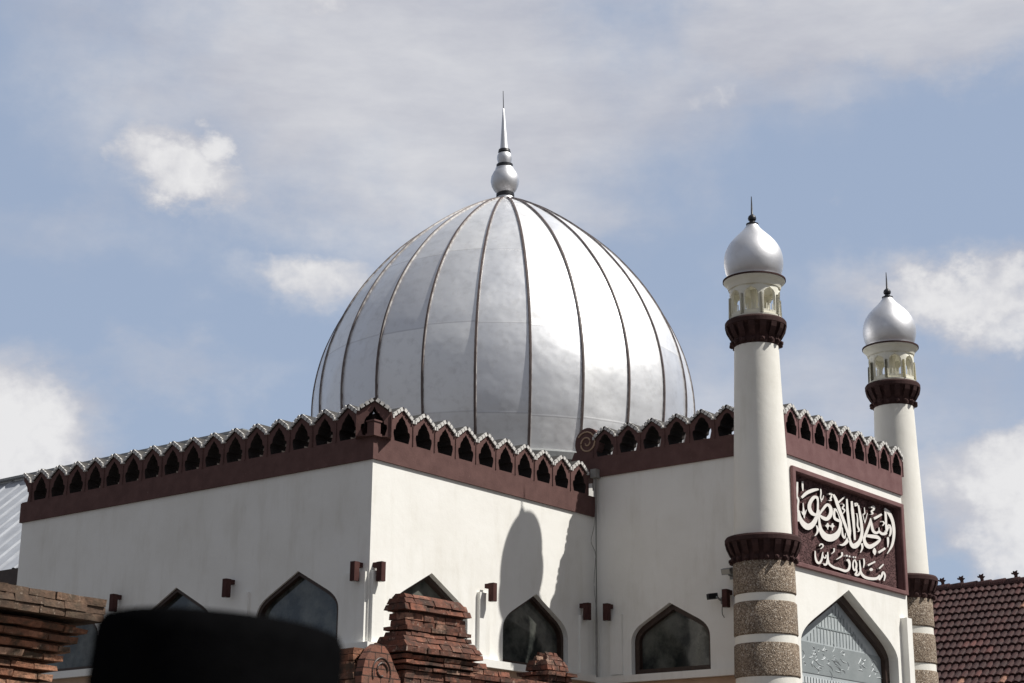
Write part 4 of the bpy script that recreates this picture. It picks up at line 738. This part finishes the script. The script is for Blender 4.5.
# security camera, floodlight, downpipe
t = empty('security_camera', w3(LB, -2.44, 5.58), PHI + R(-90), 'small dark security camera on a bracket beside the arched porch side window', 'security camera')
b = bmesh.new(); tube(b, [(0, 0, -.06), (0, -.10, -.06), (-.02, -.17, -.02)], .016, 8); box(b, -.04, .04, -.02, -.001, -.11, -.01); link('bracket', b, M['grey'], t)
b = bmesh.new(); m = Matrix.Rotation(R(-35), 4, 'Z'); vs, fs = box(b, -.045, .045, -.26, -.11, -.02, .065)
bevel(b, .01); bmesh.ops.transform(b, matrix=m @ Matrix.Rotation(R(8), 4, 'X'), verts=b.verts); link('housing', b, M['black'], t)
b = bmesh.new(); tube(b, [tuple(p) for p in spline([(.02, -.03, -.08), (.03, -.09, -.16), (.0, -.05, -.26), (.01, -.01, -.32)], 5)], .006, 5); link('cable', b, M['black'], t)
t = empty('floodlight', w3(LB, -2.62, 5.98), PHI + R(-90), 'small grey floodlight on an arm above the lamp beside the near minaret', 'floodlight')
b = bmesh.new(); tube(b, [(0, 0, -.10), (0, -.12, -.10), (0, -.16, -.02)], .014, 8); box(b, -.05, .05, -.02, -.001, -.15, -.05); link('arm', b, M['grey'], t)
b = bmesh.new(); box(b, -.08, .08, -.22, -.13, -.04, .05); bevel(b, .012); bmesh.ops.transform(b, matrix=Matrix.Rotation(R(18), 4, 'X'), verts=b.verts); link('housing', b, M['grey'], t)
b = bmesh.new(); box(b, -.07, .07, -.228, -.222, -.03, .04); bmesh.ops.transform(b, matrix=Matrix.Rotation(R(18), 4, 'X'), verts=b.verts); link('lens', b, M['lens'], t)
t = empty('downpipe', w3(LB - .07, -.10, 0), PHI, 'thin grey downpipe running down the inner corner of the white walls', 'downpipe')
b = bmesh.new(); tube(b, [(0, 0, 0), (0.004, 0, 3), (-.004, 0, 5.2), (0, 0, 7.72)], .019, 8); link('pipe', b, M['pipe'], t)
b = bmesh.new(); box(b, -.07, .07, -.05, .06, 7.72, 7.86); bevel(b, .01); link('outlet_box', b, M['pipe'], t)
b = bmesh.new(); tube(b, [tuple(p) for p in spline([(-.02, -.01, 7.2), (-.06, 0, 6.9), (-.11, 0.02, 6.65), (-.02, 0, 6.45), (-.05, .01, 6.0), (-.02, 0, 5.6)], 6)], .006, 5); link('cable', b, M['pipe'], t)

# ---------------------------------------------------------------- brickwork
def set_tone(bm, fs, lay, v):
    for f in fs:
        for l in f.loops: l[lay] = (v, v, v, 1)
def course(bm, lay, x0, x1, y0, y1, z0, z1, e0, e1, L=.22, rs=random, pale=0.0, skip=0.0, gap=.007):
    """one course of bricks round a rectangular pier; e0/e1 = how far its bottom/top stands proud"""
    D = .11
    def brick(a, b, side):
        v = min(1, max(0, rs.betavariate(1.1, 1.5) + pale))
        j = lambda s=.006: rs.uniform(-s, s)
        pr = j(.009)
        def P(u, d, z, e):      # u along the side, d depth from its face
            d = d - e - pr if d < D * .5 else d
            if side == 'f': return (u, y0 + d, z)
            if side == 'b': return (u, y1 - d, z)
            if side == 'l': return (x0 + d, u, z)
            return (x1 - d, u, z)
        a += gap * .5; b -= gap * .5
        vs = []
        for z, e in ((z0 + gap * .5, e0), (z1 - gap * .5, e1)):
            for u, d in ((a, 0), (b, 0), (b, D), (a, D)):
                q = Vector(P(u, d, z, e)); vs.append(bm.verts.new(q + Vector((j(), j(), j(.004)))))
        fs = [bm.faces.new([vs[i] for i in q]) for q in ((0,3,2,1),(4,5,6,7),(0,1,5,4),(1,2,6,5),(2,3,7,6),(3,0,4,7))]
        set_tone(bm, fs, lay, v)
    e = max(e0, e1)
    off = rs.uniform(0, L)
    for side in 'fblr':
        if side in 'fb': s, t = x0 - e, x1 + e
        else: s, t = y0 - e + D, y1 + e - D
        if t - s < .03: continue
        u = s; first = True
        while u < t - .001:
            l = (off if first and off > .06 else L * rs.uniform(.85, 1.15)); first = False
            v = min(u + l, t)
            if t - v < .06: v = t
            if rs.random() >= skip: brick(u, v, side)
            u = v
def core(bm, lay, x0, x1, y0, y1, z0, z1, ins=.02):
    vs, fs = box(bm, x0 + ins, x1 - ins, y0 + ins, y1 - ins, z0, z1); set_tone(bm, fs, lay, .02)
def finish_bricks(name, bm, mat, parent, warp=.010):
    rj = random.Random(len(bm.verts))
    for v in bm.verts:
        p = v.co; v.co += Vector((rj.uniform(-1, 1), rj.uniform(-1, 1), rj.uniform(-.6, .6))) * warp * .32; v.co += Vector((math.sin(p.y * 5 + p.z * 9), math.cos(p.x * 6 + p.z * 5), math.sin(p.x * 3.1) * .9)) * warp * .5
    return link(name, bm, mat, parent)
def new_bm():
    bm = bmesh.new(); return bm, bm.loops.layers.color.new('tone')

# frame of the brick walls: origin on the gate pier's front corner
GX, GY = -1.012, 17.0
def wg(x, y, z=0): return Vector((GX + CP * x - SP * y, GY + SP * x + CP * y, z))
rs = random.Random(11)
pier = empty('brick_gate_pier', wg(.42, .15), PHI, 'stepped old red brick gate pier with weathered flaring cap, in front of the sunlit wall', 'gate pier')
ox, oy = -.42, -.15
def pc(bm, lay, z0, z1, e0, e1, x1=.87, **k): course(bm, lay, ox, ox + x1, oy, oy + .18, z0, z1, e0, e1, rs=rs, **k)
bm, ly = new_bm(); core(bm, ly, ox, ox + .87, oy, oy + .18, 0, 4.12)
z = 0.0
while z < 3.33: pc(bm, ly, z, z + .0683, .06, .06); z += .0683
pc(bm, ly, 3.34, 3.41, .06, .06, pale=.2); pc(bm, ly, 3.415, 3.455, .09, .09, pale=.15); pc(bm, ly, 3.47, 3.505, .12, .12, pale=.1); pc(bm, ly, 3.515, 3.56, .10, .12)
finish_bricks('shaft', bm, M['brick'], pier)
bm, ly = new_bm()
pc(bm, ly, 3.575, 3.63, .15, .145, L=.17, pale=.05); pc(bm, ly, 3.63, 3.69, .145, .10, L=.17); pc(bm, ly, 3.69, 3.745, .10, .06, L=.17); pc(bm, ly, 3.745, 3.79, .06, .045, L=.17)
pc(bm, ly, 3.80, 3.845, .055, .055, L=.2)
finish_bricks('flared_moulding', bm, M['brick'], pier)
bm, ly = new_bm()
pc(bm, ly, 3.845, 3.905, .015, .015, L=.17, pale=.12); pc(bm, ly, 3.905, 3.975, .015, .015, L=.16, pale=.2)
finish_bricks('neck', bm, M['brick'], pier)
bm, ly = new_bm()
pc(bm, ly, 3.995, 4.06, .06, .04, L=.25); pc(bm, ly, 4.06, 4.12, .04, .01, L=.25); pc(bm, ly, 4.12, 4.165, .005, -.03, L=.25)
finish_bricks('cap', bm, M['brick'], pier)

# low wall right of the pier with its little pinnacle
lw = empty('low_brick_wall', wg(1.9, .15), PHI, 'low ragged brick wall right of the gate pier, topped by a small pinnacle', 'brick wall')
ox, oy = -1.9, -.15
bm, ly = new_bm(); core(bm, ly, ox + 1.0, ox + 3.2, oy + .02, oy + .30, 0, 3.45)
z = 0.0
while z < 3.42: course(bm, ly, ox + 1.0, ox + 3.2, oy + .0, oy + .32, z, z + .0683, .0, .0, rs=rs, pale=.05); z += .0683
course(bm, ly, ox + .95, ox + 1.95, oy, oy + .32, 3.42, 3.475, .02, .02, rs=rs); course(bm, ly, ox + .95, ox + 1.6, oy, oy + .3, 3.475, 3.53, .01, .0, rs=rs, skip=.12)
course(bm, ly, ox + .95, ox + 1.25, oy, oy + .3, 3.53, 3.59, .01, .0, rs=rs, skip=.1)
finish_bricks('wall', bm, M['brick'], lw)
bm, ly = new_bm(); px0, px1, py0, py1 = ox + 2.28, ox + 2.62, oy + .0, oy + .30
core(bm, ly, px0, px1, py0, py1, 3.3, 3.72, .05)
for z0, z1, a, c in ((3.42, 3.50, .0, .0), (3.50, 3.555, .03, .03), (3.555, 3.60, .07, .075), (3.615, 3.67, .01, .0), (3.67, 3.73, .0, -.035), (3.73, 3.78, -.04, -.07), (3.78, 3.82, -.075, -.10)):
    course(bm, ly, px0, px1, py0, py1, z0, z1, a, c, L=.15, rs=rs)
finish_bricks('pinnacle', bm, M['brick'], lw)

# wall with the round ornament, left of the pier
ow = empty('ornament_wall', wg(-.68, .9), PHI, 'mossy brick coping wall ending in a rounded gable with a carved ring, left of the pier', 'brick wall')
bm, ly = new_bm(); ox, oy = .68 - .70, -.9
core(bm, ly, ox + .0, ox + .50, oy, oy + 1.9, 0, 3.42, .03)
z = 0.0
while z < 3.20: course(bm, ly, ox + .0, ox + .50, oy, oy + 1.9, z, z + .0683, 0, 0, rs=rs); z += .0683
for i, (a, c) in enumerate(((0, 0), (.005, -.02), (-.03, -.06), (-.07, -.12), (-.13, -.19), (-.20, -.255))):
    course(bm, ly, ox, ox + .50, oy + abs(min(a, 0)) * -1, oy + 1.9, 3.21 + i * .062, 3.27 + i * .062, a, c, L=.19, rs=rs, pale=-.05)
finish_bricks('coping', bm, M['brick_pale'], ow)
bm, ly = new_bm(); cx, cz = ox + .26, 3.30
out_ = [(cx - .25, 3.0), (cx + .30, 3.0), (cx + .29, 3.30), (cx + .20, 3.42), (cx + .13, 3.53), (cx + .05, 3.60), (cx - .05, 3.61), (cx - .12, 3.56), (cx - .20, 3.46), (cx - .245, 3.30)]
plate([out_], .0, .09, lambda u, v, w: (u, oy - w, v), bm); set_tone(bm, bm.faces, ly, .55)
jb = Mat('cut_brick')
bt = jb.N.new('ShaderNodeTexBrick'); mpn = jb.N.new('ShaderNodeMapping'); mpn.inputs['Rotation'].default_value = (R(90), 0, 0); jb.L.new(jb.tc.outputs['Object'], mpn.inputs[0]); jb.L.new(mpn.outputs[0], bt.inputs['Vector'])
bt.inputs['Scale'].default_value = 1.0; bt.inputs['Brick Width'].default_value = .17; bt.inputs['Row Height'].default_value = .075; bt.inputs['Mortar Size'].default_value = .006
bt.inputs['Color1'].default_value = (.27, .115, .08, 1); bt.inputs['Color2'].default_value = (.19, .09, .065, 1); bt.inputs['Mortar'].default_value = (.05, .03, .025, 1)
jb.set(jb.mix(jb.ramp(jb.noise(9, 6, .7), [(.45, 0.0), (.7, .8)]), bt.outputs['Color'], (.13, .09, .07)), .9, 0, .2); jb.bump(bt.outputs['Fac'], .02, -.8, jb.bump(jb.noise(24, 5, .7), .012, .8))
link('gable', bm, jb.m, ow)
bm = bmesh.new(); ring = [(cx + .02 + .125 * math.cos(a * .1 - .5), oy - .092, 3.34 + .14 * math.sin(a * .1 - .5)) for a in range(0, 42)]
tube(bm, ring, .009, 6); tube(bm, [(cx + .02 + (.085 - i * .003) * math.cos(i * .42), oy - .094, 3.36 + (.085 - i * .003) * math.sin(i * .42)) for i in range(13)], .010, 6)
link('carved_ring', bm, M['frame'], ow)
bm, ly = new_bm(); core(bm, ly, ox + .60, ox + .78, oy - .1, oy + .2, 2.8, 3.24, .0)
for k in range(4): course(bm, ly, ox + .58, ox + .80, oy - .16, oy + .2, 3.02 + k * .068, 3.085 + k * .068, 0 - max(0, k - 1) * .03, -max(0, k) * .03, L=.15, rs=rs, pale=.15)
finish_bricks('stub', bm, M['brick'], ow)

# corbelled wall at the left edge
cw = empty('corbelled_brick_wall', wg(-5.2, .2), PHI, 'old brick wall at the left edge with corbelled courses under a flat mossy slab', 'brick wall')
bm, ly = new_bm(); ox, oy = 5.2, -.2
xr = -4.02
core(bm, ly, ox - 8.0, ox + xr, oy + .25, oy + .60, 0, 3.45, .0)
z = 2.30
while z < 2.82: course(bm, ly, ox - 8.0, ox + xr + .02, oy + .26, oy + .62, z, z + .066, 0.0, 0.0, L=.25, rs=rs, pale=.15); z += .073
lv = [(2.84, .05, .02), (2.915, .055, .10), (2.99, .07, .06), (3.065, .09, .12), (3.14, .13, .17), (3.215, .17, .20), (3.29, .215, .25), (3.365, .26, .30)]
for i, (zz, e, e2) in enumerate(lv):
    course(bm, ly, ox - 8.0, ox + xr, oy + .26, oy + .62, zz, zz + .050 - .004 * (i % 2), e * .9, e, L=.22, rs=rs, pale=.14, skip=.015, gap=.004)
    course(bm, ly, ox - 8.0, ox + xr, oy + .26, oy + .62, zz + .048, zz + .073, e - .075, e - .075, L=.26, rs=rs, pale=-.4, gap=.002)
finish_bricks('corbels', bm, M['brick_pale'], cw, .020)
bm, ly = new_bm(); core(bm, ly, ox - 8.3, ox + xr + .3, oy + .0, oy + .9, 3.47, 3.63, .03)
for k in range(3): course(bm, ly, ox - 8.0, ox + xr, oy + .26, oy + .62, 3.462 + k * .0615, 3.462 + (k+1) * .0615, .335 + (.012 if k == 1 else 0), 0.335, L=.24, rs=rs, pale=-.28, gap=.003)
for f in bm.faces:
    if random.random() < .16:
        v = random.uniform(.75, 1)
        for l in f.loops: l[ly] = (v, v, v, 1)
M['slab'] = mk_brick('mossy_slab_brick', (.15, .095, .066), (.21, .13, .09), (.25, .155, .105), (.50, .25, .15), (.11, .085, .06))
finish_bricks('slab', bm, M['slab'], cw, .012)

# ---------------------------------------------------------------- tiled roof house at the right
th = empty('tile_roofed_house', w3(22.4, -3, 0), PHI, 'house behind the right minaret with dark red clay tile roof and ridge ornaments', 'house')
RZ = 8.20; pitch = R(40); run = 4.6; yl, yr = 5.5, -9.0
b = bmesh.new(); box(b, -run + .5, run - .5, yr + .4, yl - .4, 0, RZ - run * math.tan(pitch) + .25)
for y_ in (yr + .4, yl - .65):
    vs = [b.verts.new(p) for y in (y_, y_ + .25) for p in ((-run + .5, y, RZ - run * math.tan(pitch) + .25), (run - .5, y, RZ - run * math.tan(pitch) + .25), (0, y, RZ - .15))]
    b.faces.new(vs[:3]); b.faces.new(vs[3:]); [b.faces.new((vs[i], vs[(i+1) % 3], vs[(i+1) % 3 + 3], vs[i+3])) for i in range(3)]
link('wall', b, M['wall'], th)
bm = bmesh.new(); ly = bm.loops.layers.color.new('tone'); rs = random.Random(21)
SL = run / math.cos(pitch); rowL = .30; tw = .165
def tile_slope(sgn):
    nrow = int(SL / rowL); ncol = int((yl - yr) / tw)
    for r_ in range(nrow):
        for c in range(ncol):
            v = min(1, max(0, rs.gauss(.34, .17))); 
            if rs.random() < .012: v = 1.0
            lift = rs.uniform(0, .012); sh = rs.uniform(-.006, .006)
            for_ = []
            for k in range(5):
                u = yr + (c + k / 4) * tw + sh; hgt = .045 * math.sin(PI * k / 4) ** 1.0 + (.012 if k == 4 else 0)
                for (s0, dz) in ((r_ * rowL, .0), ((r_ + 1.10) * rowL, .045 + lift)):
                    d = hgt + dz; hx = s0 * math.cos(pitch) + d * math.sin(pitch); hz = -s0 * math.sin(pitch) + d * math.cos(pitch)
                    for_.append(bm.verts.new((sgn * hx, u, RZ + hz)))
            low = []
            fs = []
            for k in range(4): fs.append(bm.faces.new((for_[2*k], for_[2*k+1], for_[2*k+3], for_[2*k+2])))
            # front lip
            lip = [bm.verts.new(for_[2*k+1].co - Vector((sgn * math.sin(pitch), 0, math.cos(pitch))) * .03) for k in range(5)]
            for k in range(4): fs.append(bm.faces.new((for_[2*k+1], lip[k], lip[k+1], for_[2*k+3])))
            set_tone(bm, fs, ly, v)
tile_slope(-1)
tm = Mat('clay_tile'); tt = tm.attr('tone').outputs['Fac']
cc = tm.ramp(tt, [(0, (.045, .018, .017)), (.4, (.085, .032, .029)), (.75, (.14, .052, .045)), (1, (.32, .16, .11))])
tm.set(tm.mix(tm.ramp(tm.noise(9, 6, .7), [(.45, 0.0), (.7, .8)]), cc, (.028, .018, .018)), .75, 0, .3); tm.bump(tm.noise(30, 4, .6), .01, .5)
link('roof_tiles', bm, tm.m, th)
b = bmesh.new()
for sgn, col in ((-1, 0), (1, 0)):
    vs = [b.verts.new(p) for p in ((0, yr, RZ - .03), (0, yl, RZ - .03), (sgn * run, yl, RZ - .03 - run * math.tan(pitch)), (sgn * run, yr, RZ - .03 - run * math.tan(pitch)))]
    b.faces.new(vs)
link('roof', b, tm.m, th)
b = bmesh.new(); lyb = b.loops.layers.color.new('tone'); y = yr
while y < yl:
    n = 8; y2 = y + .36
    ra = [b.verts.new((.13 * math.cos(PI * i / n), y, RZ - .02 + .16 * math.sin(PI * i / n))) for i in range(n + 1)]
    rb_ = [b.verts.new((.115 * math.cos(PI * i / n), y2 + .04, RZ - .03 + .14 * math.sin(PI * i / n))) for i in range(n + 1)]
    fs = [b.faces.new((ra[i], ra[i+1], rb_[i+1], rb_[i])) for i in range(n)] + [b.faces.new(ra)]
    set_tone(b, fs, lyb, rs.uniform(.15, .5)); y = y2
link('ridge', b, tm.m, th)
def orn(bm):
    plate([[(-.06, 0), (.07, 0), (.06, .10), (.10, .16), (.17, .17), (.19, .24), (.12, .22), (.10, .30), (.03, .27), (-.06, .31), (-.04, .22), (-.13, .20), (-.05, .13)]], -.03, .03, lambda u, v, w: (w, u, v), bm)
o0 = None
for y in (4.85, 4.35, 3.83, 2.97, 2.45):
    if o0 is None:
        b = bmesh.new(); orn(b); bmesh.ops.scale(b, vec=(.62, .62, .62), verts=b.verts); o0 = link('ridge_ornament', b, M['brownd'], th, (0, y, RZ + .10))
    else:
        c = o0.copy(); COL.objects.link(c); c.parent = th; c.location = (0, y, RZ + .10)

# ---------------------------------------------------------------- metal roofed building at the left
mr = empty('metal_roofed_building', w3(9.4, 21.9, 0), PHI, 'building behind the left wall end with a pale ribbed metal roof', 'building')
RZ2 = 11.2; p2 = R(42); run2 = 3.7
b = bmesh.new(); 
ysl = [-9 + i * .05 for i in range(int(22 / .05))]
def ribh(y): f = (y % .62) / .62; return .05 * max(0, 1 - abs(f - .1) / .1)
top = []; bot = []
for y in ysl:
    h = ribh(y + 20); top.append(b.verts.new((0 - h * .6, y, RZ2 + h * .7))); bot.append(b.verts.new((-run2 - h * .6, y, RZ2 - run2 * math.tan(p2) + h * .7)))
for i in range(len(ysl) - 1): b.faces.new((top[i], top[i+1], bot[i+1], bot[i]))
vs = [b.verts.new(p) for p in ((0, -9, RZ2), (0, 12.9, RZ2), (run2, 12.9, RZ2 - run2 * math.tan(p2)), (run2, -9, RZ2 - run2 * math.tan(p2)))]; b.faces.new(vs)
link('metal_roof', b, mk_plain('zinc_sheet', (.50, .52, .56), .5, .25, 2.5, .5), mr)
b = bmesh.new(); box(b, -.15, .15, -9, 12.9, RZ2 + .03, RZ2 + .09); link('ridge_cap', b, M['grey'], mr)
b = bmesh.new(); ze = RZ2 - run2 * math.tan(p2); box(b, -run2 - .08, -run2 + .06, -9, 12.9, ze - .36, ze - .02); link('fascia', b, M['frame'], mr)
b = bmesh.new(); box(b, -run2 + .4, run2 - .4, -8.6, 12.5, 0, ze - .05); link('wall', b, M['wall'], mr)
b = bmesh.new()
for y_ in (-8.6, 12.25):
    b = bmesh.new()
    vs = [b.verts.new(p) for y in (y_, y_ + .25) for p in ((-run2 + .4, y, ze - .05), (run2 - .4, y, ze - .05), (0, y, RZ2 - .15))]
    b.faces.new(vs[:3]); b.faces.new(vs[3:]); [b.faces.new((vs[i], vs[(i+1) % 3], vs[(i+1) % 3 + 3], vs[i+3])) for i in range(3)]
    link('gable_wall', b, M['wall'], mr)
# ---------------------------------------------------------------- person standing with their back to the camera
def skin(name, verts, edges, rad, mat, parent, root=0, sub=2):
    me = bpy.data.meshes.new(name); me.from_pydata(verts, edges, []); o = bpy.data.objects.new(name, me); COL.objects.link(o); o.parent = parent
    me.materials.append(mat)
    md = o.modifiers.new('skin', 'SKIN'); md.use_smooth_shade = True
    for i, r in enumerate(rad):
        d = me.skin_vertices[0].data[i]; d.radius = r if isinstance(r, tuple) else (r, r); d.use_root = (i == root)
    s = o.modifiers.new('sub', 'SUBSURF'); s.levels = sub; s.render_levels = sub
    return o
skinm = mk_plain('skin', (.30, .17, .11), .55, .1); shirtm = mk_plain('shirt_cloth', (.05, .055, .07), .85, .2, 30)
trm = mk_plain('trouser_cloth', (.035, .035, .04), .85, .2, 30); hairm = mk_plain('hair', (.012, .010, .009), .6, .2, 60); capm = mk_plain('black_velvet', (.005, .005, .0055), 1.0, .3, 80, .0)
pe = empty('person', (-.221, 1.33, -.010), 0, 'person seen from behind close to the camera, only the black flat topped cap in view', 'person')
V = [(0, 0, .90), (0, .005, 1.05), (0, .01, 1.22), (0, .005, 1.38), (0, .0, 1.46), (0, .01, 1.53), (0, .02, 1.60), (0, .015, 1.69),
     (.10, 0, .88), (.11, .01, .50), (.12, -.01, .09), (.13, .13, .035), (-.10, 0, .88), (-.11, .01, .50), (-.12, -.01, .09), (-.13, .13, .035),
     (.17, 0, 1.40), (.22, -.01, 1.14), (.23, .05, .90), (.225, .08, .82), (-.17, 0, 1.40), (-.22, -.01, 1.14), (-.23, .05, .90), (-.225, .08, .82)]
Ed = [(0,1),(1,2),(2,3),(3,4),(4,5),(5,6),(6,7),(0,8),(8,9),(9,10),(10,11),(0,12),(12,13),(13,14),(14,15),(3,16),(16,17),(17,18),(18,19),(3,20),(20,21),(21,22),(22,23)]
# fingers and thumbs
for s, w in ((1, 19), (-1, 23)):
    bx = V[w]
    for k, ln in enumerate((.075, .085, .080, .062)):
        i = len(V); y = bx[1] + .030 - .020 * k
        V += [(bx[0], y, bx[2] - .045), (bx[0] - s * .004, y + .004, bx[2] - .045 - ln * .55), (bx[0] - s * .016, y + .008, bx[2] - .045 - ln)]
        Ed += [(w, i), (i, i + 1), (i + 1, i + 2)]
    i = len(V); V += [(bx[0] - s * .01, bx[1] + .05, bx[2] - .015), (bx[0] - s * .018, bx[1] + .062, bx[2] - .05)]; Ed += [(w, i), (i, i + 1)]
rad = [(.15, .11), (.14, .10), (.16, .11), (.15, .09), (.07, .06), (.055, .055), (.070, .085), (.068, .085),
       .085, .058, .040, .035, .085, .058, .040, .035, .055, .042, .030, (.022, .034), .055, .042, .030, (.022, .034)]
rad += [.010, .009, .007] * 4 + [.011, .009] + [.010, .009, .007] * 4 + [.011, .009]
body = skin('body', V, Ed, rad, skinm, pe)
for s in (-1, 1):
    b = bmesh.new(); bmesh.ops.create_uvsphere(b, u_segments=10, v_segments=8, radius=.03, matrix=Matrix.Translation((s * .078, .01, 1.64)) @ Matrix.Diagonal((.35, .7, 1.1, 1)))
    link('ear', b, skinm, pe, None, True)
b = bmesh.new(); bmesh.ops.create_cone(b, segments=10, radius1=.018, radius2=.006, depth=.04, cap_ends=True, matrix=Matrix.Translation((0, .105, 1.63)) @ Matrix.Rotation(R(20), 4, 'X'))
link('nose', b, skinm, pe, None, True)
for s in (-1, 1):
    b = bmesh.new(); bmesh.ops.create_uvsphere(b, u_segments=8, v_segments=6, radius=.011, matrix=Matrix.Translation((s * .030, .095, 1.655))); link('eye', b, M['black'], pe, None, True)
b = bmesh.new(); bmesh.ops.create_uvsphere(b, u_segments=24, v_segments=14, radius=.083, matrix=Matrix.Translation((0, -.005, 1.655)) @ Matrix.Diagonal((.98, 1.08, 1.05, 1)))
bmesh.ops.delete(b, geom=[v for v in b.verts if v.co.z < 1.585 or (v.co.y > .045 and v.co.z < 1.69)], context='VERTS'); link('hair', b, hairm, pe, None, True)
skin('shirt', [(0, 0, .86), (0, .005, 1.05), (0, .01, 1.22), (0, .005, 1.39), (0, 0, 1.455), (.175, 0, 1.405), (.222, -.01, 1.13), (-.175, 0, 1.405), (-.222, -.01, 1.13)],
     [(0,1),(1,2),(2,3),(3,4),(3,5),(5,6),(3,7),(7,8)], [(.185, .145), (.165, .125), (.18, .13), (.165, .105), (.075, .070), .070, .060, .070, .060], shirtm, pe)
skin('trousers', [(0, 0, .93), (.10, 0, .86), (.11, .01, .50), (.12, -.01, .12), (-.10, 0, .86), (-.11, .01, .50), (-.12, -.01, .12)],
     [(0,1),(1,2),(2,3),(0,4),(4,5),(5,6)], [(.165, .13), .105, .080, .065, .105, .080, .065], trm, pe)
for s in (-1, 1):
    b = bmesh.new(); bmesh.ops.create_uvsphere(b, u_segments=14, v_segments=8, radius=.06, matrix=Matrix.Translation((s * .125, .07, .035)) @ Matrix.Diagonal((.85, 2.2, .58, 1)))
    link('shoe', b, M['black'], pe, None, True)
b = bmesh.new(); lathe(b, [(.086, 1.680), (.0905, 1.685), (.0925, 1.72), (.0925, 1.765), (.0915, 1.775), (.088, 1.781), (.080, 1.7835), (.03, 1.785)], 64)
bmesh.ops.transform(b, matrix=Matrix.Translation((0, -.006, 1.72)) @ Matrix.Rotation(R(4.0), 4, 'Y') @ Matrix.Diagonal((1, 1.12, 1, 1)) @ Matrix.Translation((0, 0, -1.72)), verts=b.verts)
link('cap', b, capm, pe, None, True)
